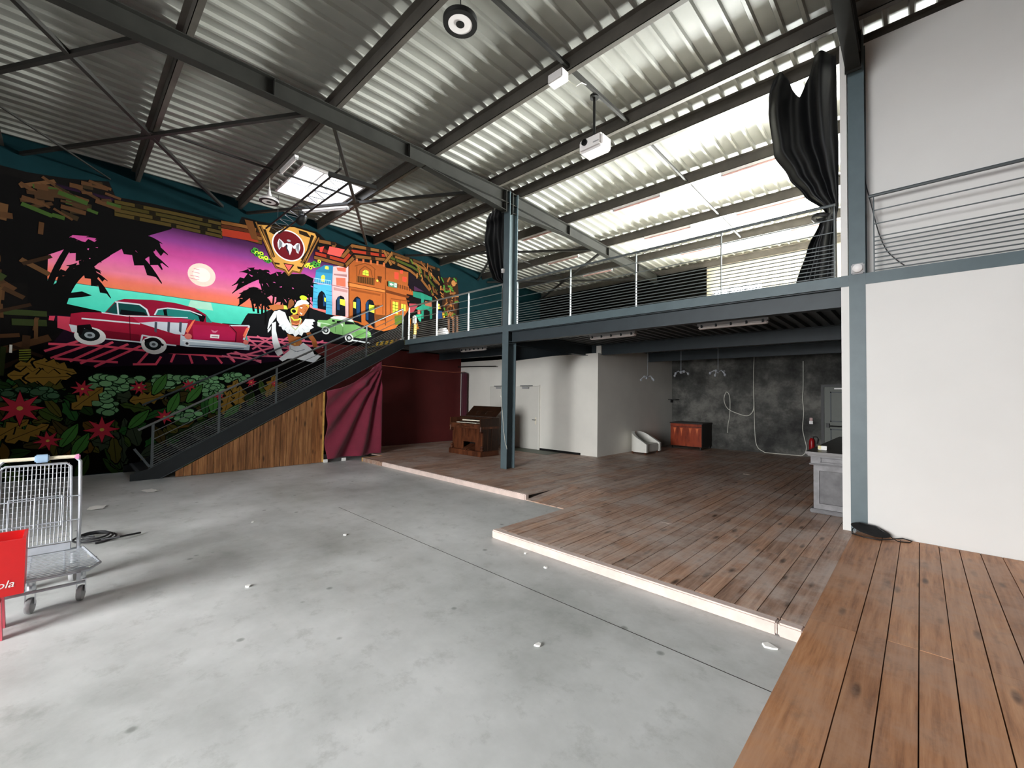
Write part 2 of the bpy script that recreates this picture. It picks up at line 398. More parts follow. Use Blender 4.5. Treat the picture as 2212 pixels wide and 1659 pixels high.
# weather cover so that no daylight leaks through the deck joints
cv = MB()
for (x0, x1) in ((XL-.2, SKY1[0]), (SKY1[0], SKY1[1]), (SKY1[1], SKY2[0]), (SKY2[0], SKY2[1]), (SKY2[1], XRR+.2)):
    rng = [(YR-.3, 3.35), (4.75, YM)] if (x0, x1) in ((SKY1[0], SKY1[1]), (SKY2[0], SKY2[1])) else [(YR-.3, YM)]
    for (y0, y1) in rng + [(YM, YB+.35)]:
        cv.prism([(x0, y0, zd(y0)+.075), (x1, y0, zd(y0)+.075), (x1, y1, zd(y1)+.075), (x0, y1, zd(y1)+.075)], (0,0,0), (0,0,.04))
cv.build('roof_cover', 'deck_metal', roof)
for i, y in enumerate(RP):
    m = MB()
    # Z-purlin: web with a flange each way
    z1 = zp(y)+.2; z0 = zp(y)
    m.box((XL, y-.004, z0), (XRR, y+.004, z1)); m.box((XL, y-.004, z0), (XRR, y+.075, z0+.008)); m.box((XL, y-.075, z1-.008), (XRR, y+.004, z1))
    m.build('purlin', 'steel_purlin', roof)
ax = 2 
def braces(a, b, nm='brace', w=.06):
    MB().bar(a, b, w, w).build(nm, 'brace_steel', roof)
def zb(y): return zp(y)-.06
for (yc) in (.93, 4.72, 9.35, 13.1):
    d = 1.85
    for s in (-1, 1):
        braces((XL+.02, yc-s*d*.88, zb(yc-s*d)), (-6.92, yc+s*d, zb(yc+s*d)))
    box('gusset', (-9.95, yc-.13, zb(yc)-.02), (-9.7, yc+.13, zb(yc)+.02), 'brace_steel', roof)
braces((XL+.02, -2.55, zb(-2.5)), (-6.92, .7, zb(.7)))
braces((XL+.02, .55, zb(.5)-.05), (-8.2, -2.4, zb(-2.4)-.05), w=.025)
for yy in ((.95, 2.9), (2.9, 4.85), (4.85, 6.58), (7.32, 9.15), (9.15, 11.2), (11.2, 13.0)):   # sag rods between the purlins
    for xx in (-9.82, -3.6):
        braces((xx, yy[0], zp(yy[0])+.06), (xx, yy[1], zp(yy[1])+.06), 'sag_rod', .035 if xx < -6 or yy[0] > 7 else .05)
for n, s in enumerate((SKY1, SKY2)):
    z = zd(4.0)
    sk = empty('skylight', ((s[0]+s[1])/2, 4.05, z), ('bright rectangular roof light above the lighting truss', 'rectangular roof light over the right-hand balcony')[n], 'skylight', kind='structure')
    kb = MB(); t_ = .04; h = .34
    kb.box((s[0], s[2], z-.02), (s[0]+t_, s[3], z+h)); kb.box((s[1]-t_, s[2], z-.02), (s[1], s[3], z+h))
    kb.box((s[0]+t_, s[2], z-.02), (s[1]-t_, s[2]+t_, z+h)); kb.box((s[0]+t_, s[3]-t_, z-.02), (s[1]-t_, s[3], z+h))
    kb.build('kerb', 'white_plastic', sk)
    box('pane', (s[0]+t_, s[2]+t_, z+h-.03), (s[1]-t_, s[3]-t_, z+h-.01), 'opal_pane', sk)
    MB().box((s[0]+t_, 4.03, z+h-.06), (s[1]-t_, 4.07, z+h-.03)).build('glazing_bar', 'white_plastic', sk)

# ---------------------------------------------------------------- steel frames
def rafter(x, y0, y1, label):
    r = empty('roof_rafter', (x, (y0+y1)/2, zp(y0)), label, 'beam')
    for a, b in ((y0, YM), (YM, y1)):
        if abs(a-b) < .1: continue
        MB().isec((x, a, zp(a)), (x, b, zp(b)), .28, .15).build('rafter_beam', 'steel_roof', r)
        s = 1 if b > YM else -1                    # tapered haunch at the column
        yA, yB = YM+s*.11, YM+s*2.3
        w = MB(); w.prism([(x-.005, yA, zp(yA)-.28), (x-.005, yB, zp(yB)-.28), (x-.005, yA, zp(yA)-.46)], (0,0,0), (.01,0,0))
        w.prism([(x-.075, yA, zp(yA)-.47), (x-.075, yB, zp(yB)-.285), (x-.075, yB, zp(yB)-.275), (x-.075, yA, zp(yA)-.46)], (0,0,0), (.15,0,0))
        w.build('haunch', 'steel_roof', r)
        box('end_plate', (x-.085, YM+s*.095 if s > 0 else YM-.115, zp(YM)-.5), (x+.085, YM+.115 if s > 0 else YM-.095, zp(YM)), 'steel_roof', r)
        for ys in ([4.3, 2.0] if s < 0 else [9.3, 11.3, 13.2]):
            box('stiffener', (x-.07, ys-.005, zp(ys)-.27), (x+.07, ys+.005, zp(ys)-.01), 'steel_roof', r)
    return r
rafter(-6.86, YR, YB, 'long dark steel rafter running over the central column')
rafter(-.58, YR, YB, 'dark steel rafter above the right-hand grey column')
def column(x, w, d, top, label):
    c = empty('steel_column', (x, YM+d/2, 0), label, 'column')
    y0, y1 = YM-.005, YM-.005+d
    box('flange', (x-w/2, y0, 0), (x+w/2, y0+.014, top), 'steel_blue', c)
    box('flange', (x-w/2, y1-.014, 0), (x+w/2, y1, top), 'steel_blue', c)
    box('web', (x-.006, y0+.014, 0), (x+.006, y1-.014, top), 'steel_blue', c)
    return c
c1 = column(-6.86, .19, .27, zp(YM)-.001, 'blue-grey steel column standing in the middle of the timber platform')
for z in (2.95, 3.0, 3.28): box('stiffener', (-6.95, YM+.01, z), (-6.77, YM+.25, z+.012), 'steel_blue', c1)
column(-.565, .165, .25, zp(YM)-.001, 'blue-grey steel column let into the white right-hand wall')

# ---------------------------------------------------------------- mezzanine
mz = empty('mezzanine', (-6, 11, 3.2), 'blue-grey steel mezzanine floor carried by the columns', 'mezzanine')
MZR = XRR
fas = MB(); fas.box((-11.1, YM-.004, 3.225), (-6.955, YM+.012, 3.368)); fas.build('fascia', 'steel_blue', mz)
fas = MB(); fas.box((-6.765, YM-.004, 3.225), (-.648, YM+.012, 3.368)); fas.build('fascia', 'steel_blue', mz)
fas = MB(); fas.box((-.482, YM-.004, 3.225), (MZR, YM+.012, 3.368)); fas.build('fascia', 'steel_blue', mz)
MB().isec((-11.0, YM+.12, 3.225), (-6.96, YM+.12, 3.225), .25, .16).build('front_beam', 'steel_dark', mz)
MB().isec((-6.76, YM+.12, 3.225), (-.735, YM+.12, 3.225), .25, .16).build('front_beam', 'steel_dark', mz)
for y in (10.4, 13.25):
    MB().isec((-6.78, y, 3.225), (3.4, y, 3.225), .29, .16).build('joist', 'steel_dark', mz)
for y in (9.2,):
    MB().isec((XL+.03, y, 3.225), (-6.95, y, 3.225), .24, .14).build('joist', 'steel_dark', mz)
MB().isec((-6.86, YM+.27, 3.225), (-6.86, YB-.01, 3.225), .30, .17).build('main_beam', 'steel_dark', mz)
h = MB(); h.prism([(-6.866, YM+.27, 2.925), (-6.866, 9.4, 2.925), (-6.866, YM+.27, 2.58)], (0,0,0), (.012,0,0))
h.prism([(-6.945, YM+.27, 2.57), (-6.945, 9.4, 2.915), (-6.945, 9.4, 2.927), (-6.945, YM+.27, 2.582)], (0,0,0), (.17,0,0)); h.build('haunch', 'steel_dark', mz)
# floor decking: ribs run front to back
def mdeck(x0, x1, y0, y1):
    prof = []; x = x0
    while x < x1-.01:
        prof += [(x, 3.29), (x+.06, 3.29), (x+.075, 3.228), (x+.135, 3.228), (x+.15, 3.29)]; x += .2
    prof.append((x1, 3.29)); n = len(prof)
    vs = [(px, y, pz) for y in (y0, y1) for px, pz in prof]
    return MB().add(vs, [(i, i+1, n+i+1, n+i) for i in range(n-1)])
mdeck(XL+.02, XRR-.02, YM+.02, YB).build('deck_sheet', 'mezz_deck_metal', mz)
box('floor_slab', (XL+.02, YM+.013, 3.295), (XRR-.02, YB-.01, 3.365), 'pale_lino', mz)
# landing bridge at the stair head
# ================================================================ timber platform (boards run front to back)
rb = random.Random(3)
BW = .16
plat = empty('timber_platform', (-5, 8, 0), 'low worn brown timber platform of long boards under the mezzanine', 'platform')
sub = MB(); sub.box((XL+.03, 5.97, 0), (-10.46, YB, PZ-.035)); sub.box((-10.46, 5.47, 0), (-4.82, YB, PZ-.035)); sub.box((-4.82, 6.56, 0), (-3.82, YB, PZ-.035)); sub.box((-3.82, 3.80, 0), (-.63, YB, PZ-.035))
sub.box((-.63, 7.1, 0), (3.4, YB, PZ-.035))
sub.build('platform_base', 'sub_dark', plat)
def boards(x0, x1, y0, y1, z, mat, parent, first=None, lens=(3.2, 5.0)):
    x = x0
    while x < x1-.02:
        xb = min(x+BW, x1); y = y0
        ln = first if first else rb.uniform(1.2, lens[1])
        while y < y1-.02:
            ye = min(y+ln, y1)
            if y1-ye < .5: ye = y1
            dz = rb.uniform(-.004, -.001)
            piece('board', (x+.0035, y+.001, z-.03), (xb-.0035, ye-.002, z+dz), mat, parent)
            y = ye; ln = rb.uniform(*lens)
        x = xb
def cols(a, b, n): pass
boards(XL+.03, -10.46, 5.97, 10.2, PZ, 'deck_wood', plat)
boards(-10.46, -6.46, 5.47, 10.2, PZ, 'deck_wood', plat)
boards(-6.46, -4.82, 5.47, YB, PZ, 'deck_wood', plat)
boards(-4.82, -3.82, 6.56, YB, PZ, 'deck_wood', plat)
boards(-3.82, -.62, 3.80, YB, PZ, 'deck_wood', plat)
for k in range(6):                                  # little ramp in the notch
    xa = -4.82+k/6*1.0; xb = -4.82+(k+1)/6*1.0-.004
    MB().prism([(xa, 5.42, 0), (xa, 6.555, 0), (xa, 6.555, PZ), (xa, 5.42, .014)], (0,0,0), (xb-xa,0,0)).build('ramp_board', 'deck_wood', plat)
def nosing(lo, hi): return box('nosing', lo, hi, 'deck_side', plat, bevel=.012)
nosing((-3.84, 3.70, 0), (-.785, 3.795, PZ-.0005)); nosing((-.78, 3.70, 0), (-.62, 3.795, PZ-.0005))
nosing((-9.5, 5.40, 0), (-4.82, 5.465, PZ-.0005)); box('nosing_return', (-4.82, 5.40, .012), (-4.795, 5.47, PZ-.0005), 'deck_side', plat)
box('nosing_raw', (-10.46, 5.40, 0), (-9.5, 5.465, PZ-.0005), 'deck_wood', plat)
box('end_board', (-10.52, 5.40, 0), (-10.46, 5.97, PZ-.0005), 'pine_raw', plat, bevel=.006)
walk = empty('timber_walkway', (2.5, 2, 0), 'warm brown knotty timber walkway boards along the right-hand side', 'platform')
box('walkway_base', (-.615, YR+.05, 0), (XRR, YM-.01, PZ-.02), 'walk_sub', walk)
x = -.62
xs = [-.62, -.34] + [-.34+BW*k for k in range(1, 38)]
for xa, xb in zip(xs[:-1], xs[1:]):
    if xb > XRR: break
    for ya, yb in ((YR+.05, .6+rb.uniform(-.9,.3)), (None, 3.94+rb.uniform(-.02,.03)), (None, YM-.01)):
        if ya is None: ya = prev
        prev = yb
        piece('board', (xa+.0025+rb.uniform(0,.002), ya+.001, PZ-.03), (xb-.003, yb-.002, PZ+.012+rb.uniform(-.002,.002)), 'walk_wood', walk)

# ================================================================ staircase along the mural wall
st = empty('staircase', (-11.65, 4, 0), 'dark steel staircase climbing along the mural to the mezzanine', 'staircase')
def zs(y): return .863 + .566*(y-2.352)            # upper edge of the near stringer
for x in (-11.03, -12.34):
    MB().prism([(x, .93, 0), (x, 1.39, 0), (x, 6.9, zs(6.9)-.31), (x, 6.9, zs(6.9)), (x, 1.2, zs(1.2)), (x, .93, zs(1.2)-.08)], (0,0,0), (.012,0,0)).build('stringer', 'stair_steel', st)
    e = MB(); e.bar((x+.006, 1.39, .006), (x+.006, 6.9, zs(6.9)-.31), .06, .010); e.bar((x+.006, 1.2, zs(1.2)), (x+.006, 6.9, zs(6.9)), .06, .010); e.build('stringer_flange', 'rail_grey' if x > -12 else 'stair_steel', st)
for k in range(1, 18):
    z = k*.187; y = 1.02 + (k-1)*.334
    tr = box('tread', (-12.32, y, z-.035), (-11.04, y+.30, z-.005), 'stair_steel', st)
    box('nosing_strip', (-12.3, y, z-.005), (-11.06, y+.05, z+.0), 'rail_grey' if k < 17 else 'yellow_paint', tr)
    if k == 17: 
        for q in range(4): MB().prism([(-12.3+q*.32, y+.06, z), (-12.14+q*.32, y+.06, z), (-12.02+q*.32, y+.29, z), (-12.18+q*.32, y+.29, z)], (0,0,0), (0,0,.003)).build('hazard_stripe', 'yellow_paint', tr)
RAILZ = [.788, .615] + [.449-.0526*i for i in range(9)]
rl = st
def zh(y): return zs(y)+.868
MB().tube([(-11.03, 1.03, zh(1.03)), (-11.03, 6.85, zh(6.85))], .022).build('handrail', 'stair_rail', rl, sm=True)
for dz in RAILZ:
    MB().tube([(-11.03, 1.25, zs(1.25)+dz*.868/.98), (-11.03, 6.85, zs(6.85)+dz*.868/.98)], .0075, 6).build('rail', 'stair_rail', rl, sm=True)
for y in (1.25, 2.35, 3.475, 4.61, 5.72, 6.85):
    MB().bar((-11.03, y, zs(y)-.1), (-11.03, y, zh(y)-.02), .012, .045, (0,1,0)).build('post', 'rail_grey', rl)
MB().bar((-11.03, 1.22, .25), (-11.03, .98, .62), .012, .04).build('kick_brace', 'rail_grey', rl)
r2 = empty('wall_handrail', (-12.3, 1.2, 1.2), 'thin dark handrail fixed along the mural above the stairs', 'handrail')
MB().tube([(-12.3, 1.2, zh(1.2)+.36), (-12.3, 6.9, zh(6.9)+.26)], .02).build('handrail', 'rail_grey', r2, sm=True)
for y in (1.6, 3.4, 5.2, 6.7): MB().tube([(-12.38, y, zh(y)+.26), (-12.3, y, zh(y)+.31)], .008, 6).build('bracket', 'rail_grey', r2)

hz = box('hazard_riser', (-12.25, 6.68, 3.19), (-11.08, 6.69, 3.36), 'yellow_paint', st)
for q in range(4): MB().prism([(-12.2+q*.29, 6.678, 3.19), (-12.08+q*.29, 6.678, 3.19), (-11.96+q*.29, 6.678, 3.36), (-12.08+q*.29, 6.678, 3.36)], (0,0,0), (0,.002,0)).build('black_stripe', 'black_metal', hz)
# planks closing the triangle below the stairs
pw = empty('plank_panel', (-11.0, 3.2, 0), 'upright rough pine boards closing the triangle below the stairs', 'panelling')
y = 1.62; rk = random.Random(11)
while y < 4.54:
    w = rk.uniform(.105, .165); yb = min(y+w, 4.56)
    dx = rk.uniform(0, .012)
    MB().prism([(-11.0+dx, y+.003, rk.uniform(.004,.014)), (-11.0+dx, yb-.003, .006), (-11.0+dx, yb-.003, zs(yb)-.335), (-11.0+dx, y+.003, zs(y)-.335)], (0,0,0), (.022,0,0)).build('plank', 'barn_wood', pw)
    y = yb
box('edge_batten', (-11.0, 4.56, .01), (-10.965, 4.60, zs(4.58)-.335), 'pine_raw', pw)

# ================================================================ mezzanine railings
def railing(name, x0, x1, posts, label, mat, hx0=None, hx1=None):
    r = empty(name, ((x0+x1)/2, YM+.03, 3.37), label, 'railing'); y = YM+.03
    MB().tube([(hx0 if hx0 is not None else x0, y, 4.345), (hx1 if hx1 is not None else x1, y, 4.345)], .021).build('handrail', mat, r, sm=True)
    for dz in RAILZ: MB().tube([(x0, y, 3.365+dz), (x1, y, 3.365+dz)], .0075, 6).build('rail', mat, r, sm=True)
    for p in posts:
        ps = MB(); ps.box((p-.006, y-.022, 3.35), (p+.006, y+.022, 4.25)); ps.prism([(p-.006, y-.022, 4.25), (p-.006, y+.022, 4.25), (p-.006, y+.006, 4.33), (p-.006, y-.006, 4.33)], (0,0,0), (.012,0,0)); ps.build('post', mat, r)
    return r
railing('balcony_railing', -10.92, -6.97, (-10.9, -9.53, -8.21, -7.0), 'steel balcony railing between the stair head and the central column', 'rail_steel')
railing('balcony_railing', -6.55, -.79, (-6.53, -5.07, -3.64, -2.21, -.80), 'long steel balcony railing between the two grey columns', 'rail_grey')
railing('balcony_railing', -.405, XRR-.05, (-.40, 1.6, 3.6), 'dark balcony railing in front of the upper white wall', 'rail_grey', hx0=-.45)

# black hoarding hung across the back of the mezzanine
hd = empty('black_hoarding', (-8.8, 14.9, 3.37), 'matt black hoarding closing the back of the mezzanine', 'hoarding')
x = XL+.05; 
while x < -5.15:
    xb = min(x+1.22, -5.12); box('panel', (x+.004, 14.72, 3.37), (xb-.004, 14.74, 6.16), 'black_board', hd); x = xb
# ================================================================ the mural (flat paint on the left wall, one mesh per painted figure)
t = NT('mural_paint'); at_ = t.new('ShaderNodeVertexColor', layer_name='Col'); nz = t.noise(t.pos((1,1,1)), 5, 5, .6)
t.col(t.mix(.35, at_.outputs[0], t.ramp(nz, [(.3, G(.72)), (.7, G(1))]), 'MULTIPLY')); t.set(.9, 0, .06)
mural = empty('mural', (XL+.01, 3.5, 0), 'large painted mural of a red vintage car, sunset, dancer and colourful houses', 'mural')
KG = .88
_layer = [0]
class Paint:
    def __init__(s): s.v = []; s.f = []; s.c = []; s.x = XL + .0008 + _layer[0]; s.k = 0
    def w(s, p):                          # pixel of the painting -> point on the wall
        q = at(p[0], p[1], 0, XL); return (q.y, q.z)
    def poly(s, pts, c, wall=False, c2=None):
        P = [p if wall else s.w(p) for p in pts]; n = len(s.v); s.k += 1
        x = s.x + s.k*.000008
        s.v += [(x, y, z) for y, z in P]; s.f.append(tuple(range(n, n+len(P))))
        col = tuple(min(.92, v*KG) for v in srgb(*c)[:3])+(1,)
        if c2 is None: s.c.append([col]*len(P))
        else:
            col2 = tuple(min(.92, v*KG) for v in srgb(*c2)[:3])+(1,); zs_ = [z for _, z in P]; lo, hi = min(zs_), max(zs_)
            s.c.append([tuple(a+(b-a)*((z-lo)/(hi-lo+1e-6)) for a, b in zip(col, col2)) for _, z in P])
        return s
    def strip(s, pts, w, c, wall=False):   # brush stroke through the points
        P = [Vector(p if wall else s.w(p)) for p in pts]
        for a, b in zip(P[:-1], P[1:]):
            d = b-a
            if d.length < 1e-5: continue
            nrm = Vector((-d.y, d.x)).normalized()*w/2; e = d.normalized()*w*.25
            s.poly([tuple(a+nrm-e), tuple(a-nrm-e), tuple(b-nrm+e), tuple(b+nrm+e)], c, True)
        return s
    def disc(s, c, r, col, n=20, rz=None, a0=0, a1=6.2832, wall=False):
        C = Vector(c if wall else s.w(c)); rz = rz or r
        return s.poly([(C.x+r*math.cos(a0+(a1-a0)*k/n), C.y+rz*math.sin(a0+(a1-a0)*k/n)) for k in range(n)], col, True)
    def grid(s, y0, y1, stops):
        for (za, ca), (zb_, cb) in zip(stops[:-1], stops[1:]): s.poly([(y0,za),(y1,za),(y1,zb_),(y0,zb_)], ca, True, cb)
        return s
    def build(s, name):
        _layer[0] = s.x - XL + s.k*.000008 - .0006
        me = bpy.data.meshes.new(name); me.from_pydata(s.v, [], s.f); me.update()
        ca = me.color_attributes.new('Col', 'FLOAT_COLOR', 'CORNER'); flat = [x for f in s.c for c in f for x in c]
        ca.data.foreach_set('color', flat)
        # every painted face looks into the hall
        bm = bmesh.new(); bm.from_mesh(me)
        for f in bm.faces:
            if f.normal.x < 0: f.normal_flip()
        bm.to_mesh(me); bm.free()
        return mesh_obj(name, me, 'mural_paint', mural)
def tr(ox, oy, sc): return lambda L: [(ox+x*sc, oy+y*sc) for x, y in L]
A = tr(0, 480, .25316); B = tr(480, 440, .25316); D = tr(560, 620, .10847); E_ = tr(540, 460, .08439); H = tr(660, 540, .1085); R_ = tr(840, 560, .1085)
BLK = (9, 8, 8)
# ---- dark ground of the painting
p = Paint()
top = [(-330,330),(60,372),(150,386),(235,392),(250,425),(330,440),(515,485),(522,468),(560,478),(650,494),(690,505),(705,520),(722,522),(745,533),(760,525),(830,540),(850,545),(895,563),(950,585),(953,602),(987,600),(992,650),(993,735)]
W = [p.w(q) for q in top]; W[0] = (YR+.02, 5.95)
p.poly(W + [(W[-1][0], .02), (YR+.02, .02)], (14,12,11), True); p.build('mural_ground')
# ---- sunset sky and sea
p = Paint()
YL0 = p.w((100,640))[0]
p.grid(YL0, 6.6, [(3.90,(226,120,80)),(4.1,(224,112,96)),(4.28,(222,118,146)),(4.6,(212,92,158)),(4.95,(176,66,132)),(5.2,(128,58,124)),(5.5,(66,32,68)),(5.85,(20,12,22))]); p.build('painted_sky')
p = Paint(); p.grid(YL0, 4.6, [(3.05,(56,190,168)),(3.5,(74,206,180)),(3.92,(92,216,190))]); p.strip([(YL0,3.915),(4.6,3.915)], .012, (40,90,90), True); p.build('painted_sea')
p = Paint(); sc = p.w((436,594)); p.disc(sc, .275, (250,214,200), 28, wall=True); p.disc(sc, .17, (255,240,226), 24, wall=True)
for k, dz in enumerate((-.13,-.06,.03,.11)): p.strip([(sc[0]-.25+.03*k, sc[1]+dz+.01), (sc[0]-.05, sc[1]+dz)], .012, (222,120,150), True)
p.build('painted_sun'); p = Paint(); p.poly([(sc[0]-.25,3.72),(sc[0]+.25,3.72),(sc[0]+.2,3.9),(sc[0]-.2,3.9)], (170,220,196), True); p.build('painted_sun_glitter')
# ---- dark land and palms
p = Paint()
p.poly(A([(330,470),(480,540),(460,620),(700,590),(785,625),(700,640),(560,650),(540,690),(860,760),(900,800),(600,900),(380,1000),(340,900)]), BLK)
p.poly([(60,560),(100,560),(105,640),(92,700),(95,790),(60,800)], BLK)
p.poly(B([(0,1020),(160,1030),(200,960),(220,935),(330,940),(420,900),(700,860),(780,900),(1300,1060),(1300,1200),(900,1180),(560,1140),(210,1130),(0,1130)]), (20,20,22))
p.poly([(100,765),(160,783),(300,790),(420,783),(600,782),(640,800),(640,815),(100,830)], BLK)
p.poly(A([(0,-420),(980,-180),(1500,0),(1460,60),(1250,120),(950,130),(620,110),(420,240),(360,520),(0,520)]), BLK)
def frond(p, c, ang, L, wd, col=BLK, droop=.5):
    C = Vector(p.w(c)); up = []; dn = []; n = 7
    for i in range(n+1):
        u = i/n; q = C + Vector((math.cos(ang)*u, math.sin(ang)*u-droop*u*u))*L; ww = wd*math.sin(math.pi*min(1, u*.85+.12))
        nn = Vector((-math.sin(ang), math.cos(ang)))
        up.append(tuple(q+nn*ww*.4)); dn.append(tuple(q-nn*ww*(1.2 if i % 2 else .35)))
    p.poly(up+dn[::-1], col, True)
def palm(p, foot, mid, head, w0, w1, L, wd, n=8, rng=random.Random(5)):
    P = [Vector(p.w(q)) for q in (foot, mid, head)]
    pts = [P[0]*(1-u)**2+P[1]*2*u*(1-u)+P[2]*u*u for u in [i/6 for i in range(7)]]
    for i in range(6): p.strip([tuple(pts[i]), tuple(pts[i+1])], w0+(w1-w0)*i/6, BLK, True)
    for k in range(n): frond(p, head, math.radians(-25+k*230/(n-1)+rng.uniform(-8,8)), L*rng.uniform(.8,1.15), wd)
palm(p, (115,640), (150,590), (262,530), .2, .1, .72, .17, 9)
palm(p, (135,660), (150,610), (182,588), .1, .07, .42, .12, 8)
palm(p, (100,650), (105,600), (150,532), .1, .08, .42, .15, 8)
palm(p, (262,530), (262,528), (292,520), .1, .1, .6, .2, 8)
for f, m, h, L in (((573,700),(577,650),(560,602),.55),((600,690),(612,650),(612,608),.6),((628,690),(632,650),(640,612),.5),((650,690),(652,640),(660,618),.5),((548,672),(546,655),(541,640),.3),((558,676),(556,650),(552,634),.3),((566,678),(566,660),(568,650),.22),((585,690),(590,660),(592,632),.4),((622,690),(622,665),(620,636),.4),((646,690),(640,660),(640,640),.4),((665,690),(668,660),(668,632),.4)):
    palm(p, f, m, h, .05, .04, L, .12, 9)
p.poly(B([(430,620),(560,600),(700,600),(780,640),(760,700),(620,690),(470,680)]), BLK)
p.build('painted_palms')
# ---- neon road grid
p = Paint(); PK = (226,78,104)
p.poly(A([(400,790),(620,800),(680,960),(860,1000),(1200,1030),(2212,1100),(2212,1215),(1300,1215),(820,1240),(600,1190),(380,1110),(560,900)]), (30,14,30))
p.poly(A([(490,800),(610,808),(600,880),(640,950),(560,920),(490,900)]), (196,60,84)); p.poly(A([(420,800),(470,800),(460,840),(415,835)]), (196,60,84))
for L in ([(420,1038),(800,1050),(1260,1098)], [(385,1098),(700,1005)], [(440,1158),(830,1018)], [(600,1185),(960,1025)], [(690,1203),(1090,1042)], [(810,1232),(1210,1052)], [(440,1160),(700,1180),(1000,1195)], [(1180,1205),(1262,1112)], [(1140,1212),(1330,1212),(1372,1150)], [(1430,1112),(1800,1140),(2212,1168)], [(1460,1192),(1512,1070)], [(1592,1068),(1640,1202)], [(1702,1075),(1760,1172)], [(1850,1150),(1892,1202)], [(1915,1120),(2000,1192)], [(1970,1090),(2105,1165)], [(2060,1095),(2212,1180)]):
    p.strip(A(L), .045, PK)
p.poly(B([(215,1125),(560,1138),(920,1175),(860,1230),(520,1335),(330,1362),(0,1310),(0,1265),(235,1240)]), (34,14,34))
for L in ([(215,1135),(920,1190)], [(225,1170),(600,1190),(860,1225)], [(230,1205),(640,1240)], [(0,1270),(330,1300),(560,1305)], [(0,1300),(330,1340)], [(220,1150),(400,1300)], [(300,1130),(560,1290)], [(420,1140),(640,1260)], [(100,1260),(330,1355)], [(560,1140),(420,1230),(160,1300)], [(700,1160),(520,1280)], [(30,1265),(100,1340)], [(420,1140),(260,1240)], [(860,1170),(700,1240)]):
    p.strip(B(L), .042, (236,112,140))
p.build('painted_neon_road')
# ---- houses
p = Paint()
p.poly(H([(205,405),(370,300),(548,312),(545,480),(205,440)]), (40,108,142)); p.poly(H([(205,435),(545,470),(520,690),(175,640)]), (52,128,164))
p.poly(H([(160,680),(520,695),(530,1290),(400,1272),(410,1000),(235,1000),(240,1170),(138,1150)]), (72,160,194))
p.poly(H([(240,1165),(240,930),(270,850),(320,812),(370,850),(405,930),(410,1010),(405,1200)]), (14,16,24)); p.poly(H([(350,880),(395,920),(410,1000),(395,1120),(350,1120)]), (24,62,104))
for q in ((1000,1),(1060,1),(1120,1),(870,0),(790,0)): p.strip(H([(150,q[0]-40),(235,q[0]-25)]), .012, (30,90,120)); p.strip(H([(410,q[0]+20),(525,q[0]+40)]), .012, (30,90,120))
LM = (206,232,70)
p.poly(H([(385,330),(420,318),(458,335),(458,390),(385,378)]), LM); p.poly(H([(312,520),(350,492),(386,520),(384,640),(312,628)]), LM); p.poly(H([(370,945),(405,955),(405,1035),(370,1020)]), LM)
p.strip(H([(165,560),(500,615)]), .02, (150,196,214)); p.strip(H([(165,650),(495,700)]), .02, (150,196,214))
for k in range(9): p.strip(H([(168+k*41,560+k*7),(168+k*41,650+k*6)]), .012, (120,176,200))
p.poly(H([(548,330),(850,300),(852,1335),(535,1292),(530,690)]), (206,164,164)); p.poly(H([(615,350),(802,350),(800,440),(640,415)]), (232,92,74)); p.poly(H([(605,550),(795,562),(796,735),(612,705)]), (236,98,76))
p.poly(H([(560,470),(820,490),(820,540),(560,500)]), (150,108,108)); p.poly(H([(555,740),(840,800),(835,850),(560,800)]), (170,124,124)); p.strip(H([(530,700),(850,770)]), .03, (150,108,112))
p.poly(H([(598,1300),(600,1010),(640,935),(700,905),(762,942),(790,1020),(792,1325)]), (16,18,26)); p.poly(H([(625,960),(680,920),(680,1200),(625,1190)]), (28,54,84)); p.poly(H([(682,975),(786,992),(786,1118),(682,1082)]), LM)
OR = (176,96,42)
p.poly(H([(862,262),(932,200),(1582,300),(1582,350),(2045,440),(2042,650),(2000,960),(2060,1180),(1790,1560),(1560,1620),(1380,1580),(1100,1485),(920,1380),(860,1340)]), OR, c2=(138,72,34))
p.poly(H([(840,640),(1590,800),(1590,850),(845,720)]), (190,112,54)); p.strip(H([(840,640),(1590,800)]), .02, (84,44,20)); p.strip(H([(845,725),(1590,855)]), .02, (90,48,22)); p.poly(H([(905,770),(1490,880),(1485,915),(905,810)]), (128,66,30))
for x, s in ((1000,0),(1130,20),(1280,40),(1410,60),(1540,90)): p.poly(H([(x,160+s),(x+40,165+s),(x+40,245+s),(x,240+s)]), (170,90,50))
p.strip(H([(1590,340),(1590,1500)]), .03, (92,46,20)); p.strip(H([(860,262),(862,1340)]), .03, (92,46,20))
p.poly(H([(1580,590),(2140,740),(2140,905),(1600,780)]), (150,80,36)); p.poly(H([(1620,620),(2120,755),(2120,830),(1620,690)]), (96,50,24)); p.poly(H([(1600,790),(2070,920),(2040,960),(1600,850)]), (92,46,22))
for k in range(11): p.strip(H([(1630+k*46,620+k*13),(1630+k*46,700+k*13)]), .018, (168,92,42))
for L in ([(980,320),(1050,300),(1180,265),(1300,310),(1390,390)], [(1020,330),(1020,520)], [(1375,390),(1375,580)], [(1060,510),(1080,400),(1180,320),(1300,400),(1330,540)]): p.strip(H(L), .025, (104,54,24))
p.poly(H([(1020,520),(1370,560),(1370,705),(1015,640)]), (70,44,22)); 
for k in range(8): p.strip(H([(1035+k*45,530+k*5),(1035+k*45,640+k*7)]), .018, (120,72,34))
p.poly(H([(1138,430),(1190,393),(1252,425),(1255,520),(1135,490)]), (180,212,62)); p.strip(H([(1195,395),(1195,510)]), .01, (70,60,20)); p.strip(H([(1138,455),(1255,470)]), .012, (70,60,20))
